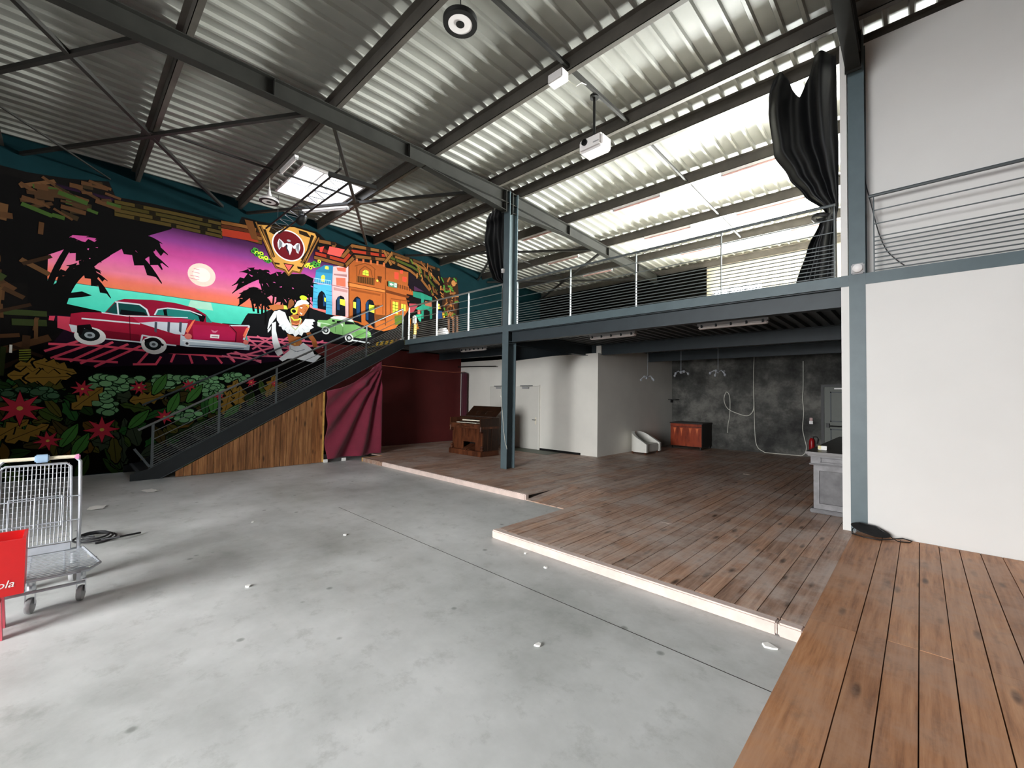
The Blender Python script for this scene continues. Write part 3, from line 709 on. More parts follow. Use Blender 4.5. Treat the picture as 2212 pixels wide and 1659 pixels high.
p.poly(H([(1430,520),(1520,530),(1500,660),(1440,600)]), (74,40,20)); p.disc(H([(1428,612)])[0], .035, LM, 14)
for q in ([(1770,440),(1850,452),(1850,592),(1770,572)], [(1930,530),(2012,545),(2002,645),(1930,622)], [(1880,400),(1940,410),(1930,480),(1880,460)]): p.poly(H(q), (206,64,48))
for q in ([(940,1400),(940,1020),(980,952),(1030,925),(1085,960),(1105,1040),(1112,1445)], [(1190,1400),(1190,1080),(1230,1003),(1280,980),(1340,1012),(1370,1090),(1374,1565)]): p.poly(H(q), (16,18,26))
for q in ([(1010,960),(1080,980),(1080,1330),(1015,1310)], [(1200,1050),(1250,1010),(1250,1400),(1205,1390)]): p.poly(H(q), (26,58,96))
for q in ([(950,1030),(1003,1042),(1000,1168),(950,1150)], [(1263,1090),(1368,1105),(1366,1258),(1258,1222)], [(1735,1025),(1842,1047),(1836,1282),(1735,1262)], [(1905,1070),(1992,1092),(1990,1217),(1905,1202)]): p.poly(H(q), LM)
for q in ([(1788,1030),(1786,1275)], [(1735,1090),(1840,1110)], [(1735,1150),(1840,1170)], [(1735,1210),(1838,1230)], [(1950,1080),(1948,1212)]): p.strip(H(q), .018, (70,40,20))
for L in ([(1700,970),(2060,1020)], [(1880,1000),(1885,1260)], [(1690,1000),(1690,1280)], [(1380,1580),(1385,1100)], [(1540,870),(1540,1280)], [(1600,880),(1600,1280)]): p.strip(H(L), .03, (118,60,26))
p.poly(H([(1380,1280),(1600,1300),(1580,1400),(1400,1420)]), (104,58,28))
p.poly(H([(1770,1310),(1940,1290),(1960,1420),(1850,1480),(1780,1500)]), (84,104,36))
# green house and street at the far end
p.poly(R_([(480,640),(640,665),(860,760),(860,830),(640,790),(480,745)]), (36,112,92)); p.poly(R_([(640,690),(700,700),(690,1180),(650,1180)]), (36,120,98)); p.poly(R_([(520,980),(700,900),(860,920),(860,1060),(740,1000),(600,1020)]), (40,126,102)); p.poly(R_([(800,900),(860,900),(860,1180),(820,1200)]), (34,104,84))
p.poly(R_([(530,1105),(650,1090),(640,1240),(610,1240)]), (50,150,120)); p.poly(R_([(570,1010),(625,1010),(625,1095),(570,1090)]), (190,92,80)); p.poly(R_([(720,830),(850,860),(850,950),(720,920)]), (150,86,66))
p.poly(R_([(400,880),(600,890),(480,1060),(410,1070)]), (150,60,70)); p.poly(R_([(420,1170),(540,1190),(600,1390),(430,1420)]), (150,88,30)); p.poly(R_([(960,870),(1010,900),(1015,980),(970,1000)]), (200,210,70)); p.poly(R_([(970,1020),(1060,1030),(1060,1190),(980,1190)]), (34,58,92)); p.poly(R_([(1060,1060),(1100,1070),(1115,1160),(1070,1180)]), (226,188,50))
p.poly(R_([(500,500),(640,520),(830,600),(830,660),(640,640),(500,630)]), (64,36,60)); p.poly(R_([(480,520),(480,640),(390,560),(390,260),(520,300),(900,620),(900,720),(860,740)]), (20,14,20))
for x in (1190, 1280, 1360): p.strip(R_([(x,1150),(x,1460)]), .09, (120,86,66))
p.build('painted_houses')
# ---- red car
p = Paint(); CR_ = (150,24,50)
p.poly(A([(640,960),(1240,1060),(1400,1120),(1900,1130),(2060,1090),(1500,1040),(900,990)]), (14,6,14))
p.poly(A([(605,780),(700,768),(870,770),(1180,795),(1650,812),(1668,828),(1960,876),(2112,886),(2128,898),(2105,960),(2080,1060),(1660,1055),(1540,1050),(1400,1042),(1215,1025),(860,992),(690,962),(640,935),(590,890)]), CR_)
p.poly(A([(700,900),(1190,960),(1200,1020),(870,985),(780,940)]), (110,14,34)); p.poly(A([(1120,800),(1650,815),(1600,850),(1190,860)]), (176,40,74))
p.poly(A([(895,772),(985,675),(1060,655),(1300,663),(1500,690),(1660,732),(1760,790),(1812,860),(1650,832),(1270,800)]), (140,22,50))
p.poly(A([(905,766),(985,685),(1190,703),(1245,745),(1268,797),(1010,790)]), (18,66,64)); p.poly(A([(1020,790),(1030,745),(1230,770),(1260,797)]), (10,14,18))
p.poly(A([(1320,792),(1345,746),(1430,736),(1600,756),(1700,792),(1706,846),(1480,806)]), (36,124,116)); p.poly(A([(1390,740),(1420,737),(1430,800),(1400,796)]), (10,10,12)); p.poly(A([(1600,756),(1700,770),(1755,805),(1735,852),(1706,846),(1690,800)]), (12,10,14)); p.poly(A([(1755,785),(1812,860),(1760,852)]), (40,134,122))
CH = (205,212,220)
for L, w_ in (([(985,680),(1190,702),(1250,745),(1270,797)], .03), ([(1320,790),(1345,745),(1430,733),(1620,757),(1720,795)], .026), ([(1000,680),(1010,790)], .025), ([(870,772),(1080,800),(1600,815)], .022), ([(700,822),(850,835),(1190,866)], .03), ([(860,992),(1210,1025)], .026), ([(1200,1030),(1215,965),(1300,980),(1400,1042),(1500,1052)], .03), ([(1960,882),(2125,884)], .03), ([(2125,890),(2080,1000)], .04)): p.strip(A(L), w_, CH)
p.strip(A([(1105,800),(1112,1010)]), .012, (70,8,22)); p.strip(A([(790,900),(800,960)]), .012, (70,8,22)); p.strip(A([(1960,880),(2015,940),(2010,1020)]), .02, (70,8,26))
p.poly(A([(1185,858),(1330,848),(1602,862),(1572,962),(1500,956),(1330,905)]), (196,202,212))
for x in (1320, 1430, 1530): p.poly(A([(x,850),(x+22,852),(x+16,945),(x-4,930)]), (70,72,84))
p.poly(A([(1668,826),(1602,950),(1582,930),(1640,846)]), (236,112,84)); p.poly(A([(2128,898),(2088,992),(2072,968),(2100,905)]), (236,112,84))
p.poly(A([(1640,872),(1950,892),(2010,950),(2005,1010),(1650,1000)]), (190,34,86), c2=(158,26,62))
p.poly(A([(1540,960),(1640,1000),(2060,1030),(2132,1048),(2126,1092),(1850,1076),(1600,1062),(1536,1052)]), (196,210,222)); p.strip(A([(1560,1010),(2100,1062)]), .03, (240,246,250)); p.strip(A([(1600,1050),(2080,1080)]), .02, (90,110,130))
p.disc(A([(1605,975)])[0], .07, (226,120,110), 16); p.disc(A([(2098,1025)])[0], .06, (226,120,110), 16); p.disc(A([(1595,1035)])[0], .06, (220,226,232), 14); p.disc(A([(1595,1035)])[0], .03, (40,40,46), 12)
p.poly(A([(1795,957),(1872,962),(1868,993),(1793,987)]), (240,236,236)); p.strip(A([(1806,975),(1858,979)]), .018, (150,90,100)); p.poly(A([(1800,918),(1832,930),(1862,922),(1840,945),(1815,942)]), (210,120,150))
p.poly(A([(588,870),(655,882),(658,940),(612,936)]), (200,204,212)); p.poly(A([(660,880),(770,880),(800,960),(690,970)]), (12,8,12))
for c, r, rz in (((770,972),.235,.185), ((1315,1050),.22,.2)):
    q = A([c])[0]; p.disc(q, r, (226,224,224), 26, rz); p.disc((q[0]-2,q[1]-3), r*.68, (24,28,30), 22, rz*.72); p.disc((q[0]-1,q[1]-2), r*.34, (160,168,174), 16, rz*.36); p.disc((q[0]-1,q[1]-2), r*.16, (60,66,70), 12, rz*.16)
p.poly(A([(660,880),(770,870),(800,935),(720,905),(690,965),(655,940)]), (14,8,12)); p.poly(A([(1230,1000),(1300,985),(1400,1045),(1390,1060),(1310,1010),(1240,1030)]), (14,8,12))
p.build('painted_red_car')
# ---- green car
p = Paint(); GC = (122,172,104)
p.poly(H([(245,1395),(430,1400),(520,1350),(950,1420),(985,1482),(1120,1540),(1290,1640),(1310,1730),(1100,1765),(800,1710),(560,1660),(440,1590),(240,1520),(230,1480)]), GC)
p.poly(H([(490,1352),(560,1320),(720,1316),(900,1370),(968,1422),(930,1432),(520,1362)]), (232,234,232))
for q in ([(530,1388),(582,1398),(582,1436),(525,1426)], [(620,1408),(702,1420),(712,1462),(620,1450)], [(778,1415),(940,1440),(988,1482),(780,1482)]): p.poly(H(q), (20,24,24))
p.strip(H([(235,1440),(420,1470),(600,1520)]), .03, (190,220,180)); p.strip(H([(600,1400),(590,1640)]), .012, (70,110,60)); p.strip(H([(745,1420),(740,1690)]), .012, (70,110,60)); p.poly(H([(690,1465),(745,1470),(745,1535)]), (220,236,214))
p.poly(H([(240,1440),(300,1460),(290,1530),(235,1510)]), (220,226,220)); p.strip(B([(1110,1165),(1260,1190)]), .04, (214,220,222)); p.strip(B([(1130,1090),(1230,1100),(1265,1130)]), .03, (206,222,206))
p.poly(B([(1120,1075),(1220,1090),(1270,1130),(1150,1140)]), (104,156,84))
for c, r in ((H([(402,1600)])[0], .12), (B([(1082,1145)])[0], .135)):
    p.disc(c, r, (232,234,232), 20, r*.95); p.disc(c, r*.66, (26,30,30), 18); p.disc(c, r*.36, (206,210,210), 14)
p.build('painted_green_car')
# ---- dancer
p = Paint(); SK = (178,106,58); WT = (242,244,246)
p.poly(D([(600,440),(760,420),(640,560),(900,610),(860,660),(520,560)]), (12,10,10))
p.poly(D([(180,370),(330,348),(490,358),(500,442),(400,442),(280,472),(222,432)]), SK); p.poly(D([(560,440),(590,270),(640,238),(692,292),(690,352),(620,420)]), (130,76,44)); p.poly(D([(485,362),(540,372),(566,445),(490,442)]), (196,214,80))
p.poly(D([(250,720),(330,690),(330,860),(372,1050),(472,1320),(372,1382),(310,1290),(260,1100),(245,900)]), WT); p.poly(D([(160,830),(200,640),(300,480),(345,478),(335,600),(210,770),(172,850)]), WT); p.poly(D([(170,910),(165,862),(235,780),(225,850)]), WT)
p.poly(D([(670,540),(790,560),(790,630),(850,640),(850,762),(640,764),(590,600)]), (160,92,50))
p.poly(D([(770,390),(830,340),(940,328),(992,400),(952,470),(885,572),(810,582),(748,520)]), SK); p.poly(D([(720,400),(785,375),(752,535),(662,562),(690,470)]), (206,166,60))
p.poly(D([(920,345),(996,360),(985,416),(935,385)]), (214,160,50)); p.poly(D([(692,402),(750,290),(840,248),(930,264),(992,322),(982,346),(880,340),(790,370),(702,408)]), WT); p.disc(D([(880,216)])[0], .1, (196,240,50), 20, .065)
q = D([(688,480)])[0]; p.disc(q, .085, (200,214,66), 20, .075); p.disc(q, .055, (20,14,12), 18, .05)
p.poly(D([(815,400),(860,405),(850,432),(820,425)]), (236,232,226)); p.poly(D([(805,500),(860,535),(840,552),(810,525)]), (244,226,220)); p.strip(D([(815,385),(865,380)]), .012, (50,26,16)); p.strip(D([(930,380),(960,400)]), .012, (70,34,18)); p.strip(D([(905,440),(925,480),(890,490)]), .01, (120,64,34))
p.poly(D([(555,935),(700,985),(832,995),(846,1110),(780,1176),(680,1178),(590,1122)]), (196,124,66), c2=(150,82,42)); p.disc(D([(705,1135)])[0], .03, (224,170,90), 12)
p.poly(D([(935,920),(1012,898),(1062,960),(1132,1060),(1165,1180),(1072,1205),(1040,1080),(960,985)]), (168,98,52)); p.poly(D([(1085,1240),(1200,1180),(1335,1262),(1300,1372),(1180,1340)]), (92,36,34)); p.poly(D([(1090,1215),(1190,1190),(1198,1225),(1100,1245)]), (150,190,110))
p.poly(D([(588,1130),(700,1180),(800,1172),(872,1108),(1000,1200),(1062,1260),(1092,1340),(1232,1372),(1150,1450),(1090,1506),(860,1460),(700,1420),(560,1430),(460,1482),(388,1430),(600,1260)]), WT)
for L in ([(600,1230),(760,1290),(900,1240)], [(700,1290),(900,1250)], [(830,1370),(940,1340)], [(600,1150),(620,1240)]): p.strip(D(L), .014, (150,156,164))
p.poly(D([(340,480),(400,458),(512,510),(560,640),(640,770),(760,800),(860,720),(915,638),(1072,645),(1116,682),(1060,700),(1082,747),(1035,760),(1086,806),(1010,850),(1000,885),(940,910),(880,905),(846,972),(780,940),(708,992),(668,930),(600,940),(545,905),(520,865),(460,845),(440,790),(384,778),(402,738),(350,660)]), WT)
for k in range(9):
    a = math.pi*(1.05+k*.11); p.strip([D([(700+250*math.cos(a), 640-250*math.sin(a)*.9)])[0], D([(700+330*math.cos(a), 640-320*math.sin(a)*.95)])[0]], .009, (186,192,200))
p.strip(D([(600,590),(640,780),(720,855),(790,770),(830,640)]), .03, (196,206,160)); p.strip(D([(640,600),(690,660),(760,655),(820,625)]), .035, (212,226,66)); p.strip(D([(650,720),(740,745),(800,720)]), .03, (226,130,90)); p.strip(D([(640,775),(760,790)]), .03, (236,200,206))
p.build('painted_dancer')
# ---- carved frame round the picture
p = Paint(); BR = (112,72,36); RD = (140,44,28)
def board_run(P, w, col, spots, seed, gap=.05):
    r = random.Random(seed); p.strip(P, w*1.35, (12,9,6)); p.strip(P, w, col); Q = [Vector(p.w(q)) for q in P]
    for a, b in zip(Q[:-1], Q[1:]):
        L = (b-a).length; u = 0
        while u < L:
            u += r.uniform(.25, .8); v = min(L, u+r.uniform(.05,.12)); d = (b-a)/L
            if v > u: p.strip([tuple(a+d*u), tuple(a+d*v)], w*.95, spots, True)
            u = v
for off, c in ((0, BR), (9, (70,34,18)), (18, BR), (27, (84,58,24))):
    board_run([(250,436+off),(380,462+off),(478,484+off)], .075, (64,52,24) if off != 9 else (54,46,20), (22,18,10), off+1)
    board_run(B([(0,160+off*3.6),(190,195+off*3.6),(330,235+off*3.6)]), .085, c, (34,22,12), off+2)
p.poly(B([(0,215),(170,240),(280,262),(310,330),(0,275)]), RD); p.poly(B([(190,135),(260,150),(310,320),(250,300)]), (90,54,28))
p.build('painted_frame'); p = Paint()
for L, c in (([(790,460),(850,475),(1050,530),(1130,450),(1400,480)], BR), ([(800,425),(1040,490),(1110,405),(1390,445)], RD), ([(830,320),(960,345),(930,400)], BR), ([(820,380),(1030,450),(1110,360),(1380,410)], BR), ([(860,400),(1000,440)], (96,30,22))): board_run(B(L), .09, c, (36,22,14), len(L)*7)
p.poly(B([(915,365),(1045,392),(1005,455),(895,428)]), (222,76,70)); p.poly(B([(835,370),(870,365),(850,415),(830,410)]), (190,60,52))
for L, c in (([(1390,415),(1470,450),(1640,510),(1760,580),(1850,690)], BR), ([(1400,445),(1480,480),(1620,540),(1740,620),(1830,740)], (58,66,24)), ([(1400,475),(1490,515),(1600,570),(1700,650),(1800,780)], BR), ([(1380,405),(1440,520)], (120,80,40)), ([(1450,420),(1390,500)], (120,80,40)), ([(1460,425),(1650,490),(1850,565)], (72,46,24))): board_run(B(L), .085, c, (26,22,12), int(L[0][0]))
rq = random.Random(8)
for k in range(46):
    u = rq.random(); cx = 1620+u*300+rq.uniform(-60,70); cy = 520+u*u*420+rq.uniform(-30,60); a = rq.uniform(.6,1.8); q = B([(cx,cy)])[0]; C = Vector(p.w(q)); d = Vector((math.cos(a), -math.sin(a)))*rq.uniform(.04,.11)
    p.strip([tuple(C-d), tuple(C+d)], rq.uniform(.03,.06), rq.choice([(150,98,52),(124,78,40),(96,58,30),(74,92,34)]), True)
p.poly(R_([(1060,370),(1350,365),(1390,700),(1340,1180),(1150,1180),(1050,900),(1100,600)]), (44,28,18))
for k in range(60):
    q = R_([(rq.uniform(1060,1370), rq.uniform(400,1180))])[0]; C = Vector(p.w(q)); a = rq.uniform(0,3.1); d = Vector((math.cos(a), math.sin(a)))*rq.uniform(.03,.12)
    p.strip([tuple(C-d), tuple(C+d)], rq.uniform(.03,.07), rq.choice([(150,98,52),(124,78,40),(96,58,30),(60,110,40),(80,40,26)]), True)
p.disc(R_([(1285,480)])[0], .1, (160,108,60), 16, .11)
p.build('painted_frame_right')
# totem of dark boards at the left end
p = Paint(); rq = random.Random(2)
for k in range(90):
    q = (rq.uniform(-260,92), rq.uniform(395,850)); C = Vector(p.w(q)); a = rq.choice([1.57, 1.57, 1.57, .1, .5, -.5])+rq.uniform(-.1,.1); d = Vector((math.cos(a), math.sin(a)))*rq.uniform(.08,.3)
    p.strip([tuple(C-d), tuple(C+d)], rq.uniform(.05,.13), rq.choice([(58,40,26),(72,48,30),(44,30,20),(84,58,36),(46,54,28)]), True)
for k in range(40):
    q = (rq.uniform(60,250), rq.uniform(395,470)); C = Vector(p.w(q)); a = rq.uniform(-.6,.3); d = Vector((math.cos(a), math.sin(a)))*rq.uniform(.06,.2)
    p.strip([tuple(C-d), tuple(C+d)], rq.uniform(.04,.1), rq.choice([(58,40,26),(72,48,30),(44,34,22),(50,70,30)]), True)
for k in range(5): p.strip([(42,757+k*5),(66,756+k*5)], .022, (130,140,50))
p.build('painted_totem')
# ---- crest with the bat
p = Paint(); TAN = (186,136,66)
p.poly(E_([(140,230),(560,290),(1130,335),(1710,490),(1770,620),(1400,1330),(1290,1550),(1090,1510),(985,1615),(885,1490),(650,1400),(530,1210)]), (16,12,8))
p.poly(E_([(200,300),(560,330),(1130,370),(1660,530),(1700,620),(1380,1290),(1260,1510),(1080,1470),(985,1570),(900,1450),(680,1370),(570,1180)]), TAN)
for q in ([(220,330),(300,330),(520,820),(470,860)], [(330,420),(400,420),(640,1130),(560,1130)], [(1560,560),(1640,590),(1420,1180),(1330,1250),(1300,1180),(1450,960)], [(600,1260),(760,1290),(750,1330),(620,1310)], [(1270,1260),(1420,1180),(1380,1300)], [(1200,1370),(1330,1390),(1310,1450),(1220,1430)], [(1240,440),(1450,500),(1560,640),(1470,620),(1260,540)], [(560,310),(900,360),(620,560),(480,480)]): p.poly(E_(q), (34,24,14))
for L in ([(150,240),(480,1000),(570,1210),(660,1400),(890,1480),(985,1600),(1090,1500),(1280,1540),(1420,1300),(1760,640)], [(280,330),(600,1140)], [(1690,640),(1330,1290)]): p.strip(E_(L), .035, (120,80,38))
cc = p.w((623.5,531)); rr = abs(p.w((622,497.5))[1]-p.w((627,565))[1])/2
p.disc(cc, rr*1.0, (232,230,230), 44, wall=True); p.disc(cc, rr*.925, (92,20,26), 44, wall=True)
SV = (214,216,222); DKW = (70,70,76)
p.poly(E_([(742,658),(800,700),(880,785),(960,772),(985,800),(905,835),(850,880),(800,865),(748,948),(712,870),(700,760)]), SV); p.poly(E_([(1058,810),(1108,855),(1200,774),(1270,790),(1282,905),(1232,1048),(1190,1010),(1160,925),(1100,905)]), SV)
for L in ([(760,690),(740,900)], [(785,720),(775,870)], [(810,760),(810,870)], [(1250,800),(1230,1010)], [(1220,810),(1200,980)], [(1190,830),(1170,930)]): p.strip(E_(L), .022, DKW)
p.poly(E_([(918,792),(1000,780),(1062,805),(1072,880),(1062,975),(1015,1082),(990,980),(950,905),(962,835)]), SV); p.poly(E_([(918,800),(960,835),(950,905),(990,1000),(1000,1070),(940,960),(905,850)]), (36,36,46)); p.disc(E_([(990,712)])[0], .05, (150,148,152), 14, .03)
p.poly(E_([(850,1280),(1135,1330),(985,1520)]), (40,22,14)); p.poly(E_([(885,1310),(1080,1342),(985,1478)]), (222,84,80))
rq = random.Random(4)
for k in range(44):
    if k < 26: u = rq.random(); q = (80+u*400+rq.uniform(-40,60), 930+u*300+rq.uniform(-40,60))
    else: u = rq.random(); q = (1440+u*330+rq.uniform(-30,30), 1400-u*110+rq.uniform(-60,50))
    g = (196,228,60) if rq.random() < .5+.4*((u > .4) if k < 26 else (u < .5)) - .3 else (60,130,50); q = E_([q])[0]
    p.disc(q, .05, g, 10, .045); p.disc(q, .022, (20,30,14), 8)
p.build('painted_bat_crest')
# ---- painted jungle plants at the foot
p = Paint(); rq = random.Random(21)
def leaf(y, z, a, L, w, c, n=5, lob=0):
    d = Vector((math.cos(a), math.sin(a))); nn = Vector((-d.y, d.x)); C = Vector((y, z))
    def shape(s):
        up = []; dn = []
        for i in range(n+1):
            u = i/n; ww = w*s*math.sin(math.pi*(u*.9+.08))*(1+(lob if i % 2 else -lob)); up.append(tuple(C+d*L*(u-.5)*s+nn*ww)); dn.append(tuple(C+d*L*(u-.5)*s-nn*ww))
        return up+dn[::-1]
    p.poly(shape(1.12), (10,12,8), True); p.poly(shape(1), c, True); p.strip([tuple(C-d*L*.45), tuple(C+d*L*.45)], .012, tuple(int(v*.5) for v in c), True)
def ztop(y): return 2.15 if y < 3.2 else 2.1
CL = [(50,74,32),(38,62,28),(64,84,36),(84,80,34),(96,72,28),(44,90,44),(70,60,30),(58,70,52),(40,54,30)]
for k in range(420):
    y = rq.uniform(YR+.1, 5.6); z = rq.uniform(.08, 1.95); leaf(y, min(z, ztop(y)-.1), rq.uniform(.2,2.9), rq.uniform(.26,.6), rq.uniform(.06,.13), rq.choice(CL), 6, rq.choice([0,0,.15,.35]))
def clump(c, rx, rz, col, n):
    C = Vector(p.w(c))
    p.disc(tuple(C), rx*1.05, (12,20,14), 18, rz*1.1, wall=True)
    for k in range(n):
        a = rq.uniform(0,6.28); u = math.sqrt(rq.random()); q = (C.x+rx*u*math.cos(a), C.y+rz*u*math.sin(a)); r = rq.uniform(.06,.11)
        p.disc(q, r*1.18, (16,40,24), 9, r*.8, wall=True); v = rq.uniform(.85,1.1); p.disc(q, r, tuple(int(min(255,x*v)) for x in col), 9, r*.62, wall=True)
MT = (124,176,124)
for c, rx, rz, n in (((255,826),.42,.17,34),((228,870),.16,.28,20),((362,824),.28,.12,20),((440,826),.42,.15,34),((470,845),.3,.14,20),((500,815),.24,.1,14),((520,816),.2,.08,10),((395,893),.3,.17,24),((30,855),.5,.12,22),((80,850),.4,.1,16)): clump(c, rx, rz, MT if c[0] > 150 else (70,104,76), n)
for c, a in (((85,790),.1),((120,795),-.3),((70,812),0.),((105,815),.1),((320,860),.2),((500,845),1.2),((490,870),1.4),((515,860),1.5),((585,835),1.3),((20,930),.7),((60,935),.5),((190,860),.8)):
    q = p.w(c); leaf(q[0], q[1], a, .62, .12, (146,112,48), 8, .4)
for c in ((345,830),(375,870),(460,870),(300,905),(500,890),(420,850),(150,940),(175,960)): q = p.w(c); leaf(q[0], q[1], rq.uniform(.8,1.6), .5, .1, (70,124,56), 6)
def flower(c, r):
    C = Vector(p.w(c)); n = 8; a0 = rq.uniform(0,1)
    for s, col in ((1.1,(30,8,10)), (1,(206,56,74))):
        pts = []
        for k in range(2*n): a = a0+math.pi*k/n; q = r*s*(1 if k % 2 == 0 else .42); pts.append((C.x+q*math.cos(a), C.y+q*math.sin(a)))
        p.poly(pts, col, True)
    p.disc(tuple(C), r*.13, (226,190,90), 8, wall=True)
for c, r in (((43,882),.33),((103,952),.2),((178,840),.18),((220,928),.28),((300,837),.16),((408,833),.15),((473,855),.11),((542,826),.13),((592,828),.1),((355,900),.18)): flower(c, r)
p.build('painted_foliage')
box('wall_sticker', (XL+.022, p.w((20,762))[0], p.w((20,762))[1]), (XL+.026, p.w((27,745))[0], p.w((27,745))[1]), 'paper', mural)
# ================================================================ doors
d1 = empty('door_1', (-9.65, 10.19, PZ), 'flush off-white double door with dark closers in the lobby wall', 'door', kind='structure')
for a, b in ((-10.72, -9.66), (-9.655, -8.57)): box('door_leaf', (a, 10.165, PZ+.01), (b, 10.198, 2.06), 'door_white', d1)
fr = MB(); fr.box((-10.78, 10.16, PZ), (-10.725, 10.2, 2.11)); fr.box((-8.565, 10.16, PZ), (-8.515, 10.2, 2.11)); fr.box((-10.725, 10.16, 2.065), (-8.565, 10.2, 2.11)); fr.build('door_frame', 'white_wall_worn', d1)
for a in (-10.4, -9.2):
    c = box('door_closer', (a, 10.11, 1.99), (a+.26, 10.164, 2.045), 'grey_plastic', d1); box('closer_arm', (a-.1, 10.12, 2.07), (a+.42, 10.145, 2.09), 'steel_dark', c)
hp = box('handle_plate', (-8.68, 10.157, .88), (-8.635, 10.164, 1.10), 'ivory', d1); MB().tube([(-8.657, 10.157, 1.02), (-8.657, 10.115, 1.02), (-8.76, 10.115, 1.02)], .009).build('lever', 'steel_dark', hp, sm=True)
d2 = empty('door_2', (-1.5, YB-.02, PZ), 'grey panelled fire exit door with a push bar beside the bar counter', 'door', kind='structure')
fr = MB(); fr.box((-2.06, YB-.05, PZ), (-1.99, YB-.001, 2.21)); fr.box((-.97, YB-.05, PZ), (-.9, YB-.001, 2.21)); fr.box((-1.99, YB-.05, 2.14), (-.97, YB-.001, 2.21)); fr.build('door_frame', 'black_metal', d2)
lf = box('door_leaf', (-1.985, YB-.04, PZ+.01), (-.975, YB-.002, 2.135), 'door_grey', d2)
for z0, z1 in ((.25, .95), (1.15, 2.0)):
    m = MB()
    for lo, hi in (((-1.85,z0),(-1.1,z0+.03)), ((-1.85,z1-.03),(-1.1,z1)), ((-1.85,z0),(-1.82,z1)), ((-1.13,z0),(-1.1,z1))): m.box((lo[0], YB-.055, lo[1]), (hi[0], YB-.04, hi[1]))
    m.build('panel_moulding', 'steel_dark', lf)
pb = MB().tube([(-1.9, YB-.12, 1.03), (-1.05, YB-.12, 1.03)], .018).build('push_bar', 'black_metal', d2, sm=True)
for x in (-1.9, -1.05): box('bar_bracket', (x-.04, YB-.14, .99), (x+.04, YB-.041, 1.1), 'black_metal', pb)
box('closer', (-1.75, YB-.08, 2.07), (-1.25, YB-.041, 2.11), 'white_plastic', d2)
g = empty('goods_door', ((DOOR[0]+DOOR[1])/2, YR-.1, 0), 'raised sectional goods door frame in the rear wall', 'door', kind='structure')
fr = MB(); fr.box((DOOR[0]-.08, YR, 0), (DOOR[0], YR+.06, DOOR[3]+.08)); fr.box((DOOR[1], YR, 0), (DOOR[1]+.08, YR+.06, DOOR[3]+.08)); fr.box((DOOR[0], YR, DOOR[3]), (DOOR[1], YR+.06, DOOR[3]+.08)); fr.build('door_frame', 'steel_dark', g)

# ================================================================ cloth
def sheet_cloth(name, nu, nv, fn, mat, parent=None, thick=.006):
    vs = [fn(i/nu, j/nv) for j in range(nv+1) for i in range(nu+1)]; w = nu+1
    fs = [(j*w+i, j*w+i+1, (j+1)*w+i+1, (j+1)*w+i) for j in range(nv) for i in range(nu)]
    me = bpy.data.meshes.new(name); me.from_pydata(vs, [], fs); me.update()
    for p_ in me.polygons: p_.use_smooth = True
    o = mesh_obj(name, me, mat, parent); md = o.modifiers.new('thickness', 'SOLIDIFY'); md.thickness = thick; md.offset = 0
    return o
def itp(x, tab):
    if x <= tab[0][0]: return tab[0][1]
    for (a, b), (c, d) in zip(tab[:-1], tab[1:]):
        if x <= c:
            u = (x-a)/(c-a); u = u*u*(3-2*u)*.5+u*.5; return b+(d-b)*u
    return tab[-1][1]
def rc(u, v):                                        # burgundy curtain beside the planks, gathered at its upper right corner
    y0, y1 = 4.63, 6.15; y = y0+(y1-y0)*u
    top = zs(y)-.345
    sag = .16*math.sin(math.pi*min(1, u/.93))**1.2 if u < .93 else 0
    z = top-sag - (top-sag-(.09 if y < 5.85 else .115))*v
    dy, dz = 6.2-y, 2.62-z; r = math.hypot(dy, dz); a = math.atan2(dz, dy+.02)
    amp = .075*min(1, r/.5)*math.exp(-max(0, 1.02-a)*1.6)
    fold = amp*math.sin(a*26+.8*math.sin(r*2)) + .03*math.sin(u*9+1)*v
    swag = .10*math.exp(-((y-5.62)/.17)**2-((z-1.98+.3*abs(y-5.62))/.13)**2)
    return (-10.94+fold+swag+.02*(1-u), y+.02*math.sin(a*26)*v, z)
cu = sheet_cloth('velvet_curtain', 90, 60, rc, 'velvet_red'); tag(cu, 'burgundy velvet curtain gathered at one corner below the stairs', 'curtain')
rol = empty('rolled_curtain', (-11.97, 10.08, 1.06), 'dark red curtain drawn into a narrow roll on the white lobby wall', 'curtain')
sheet_cloth('drape', 28, 12, lambda u, v: (-11.97+(.14+.012*math.sin(8*u*6.28))*math.cos(u*6.28), 10.03+(.05+.012*math.sin(8*u*6.28))*math.sin(u*6.28), 2.56-(2.56-.35)*v), 'velvet_dark', rol)
box('curtain_ring', (-12.13, 10.0, 2.55), (-11.92, 10.08, 2.585), 'black_metal', rol)
ro = MB().tube([(-10.95, 6.16, 2.56), (-11.15, 7.3, 2.535), (-11.4, 8.3, 2.53), (-11.7, 9.3, 2.545), (-11.95, 10.03, 2.6)], .009, 6).build('curtain_wire', 'rope_orange', None, sm=True); tag(ro, 'sagging orange wire stretched from the burgundy curtain to the rolled one', 'wire')
tag(MB().tube([(-12.36, 10.05, 2.80), (-11.3, 10.05, 2.78), (-10.35, 10.05, 2.75)], .018, 8).build('curtain_rail', 'black_metal', None, sm=True), 'thin black curtain rail along the top of the lobby wall', 'rail')
vm = box('floor_vinyl', (-9.35, 9.5, PZ-.001), (-7.65, 10.16, PZ+.003), 'vinyl_green', None); tag(vm, 'grey-green vinyl patch on the boards before the lobby door', 'mat')
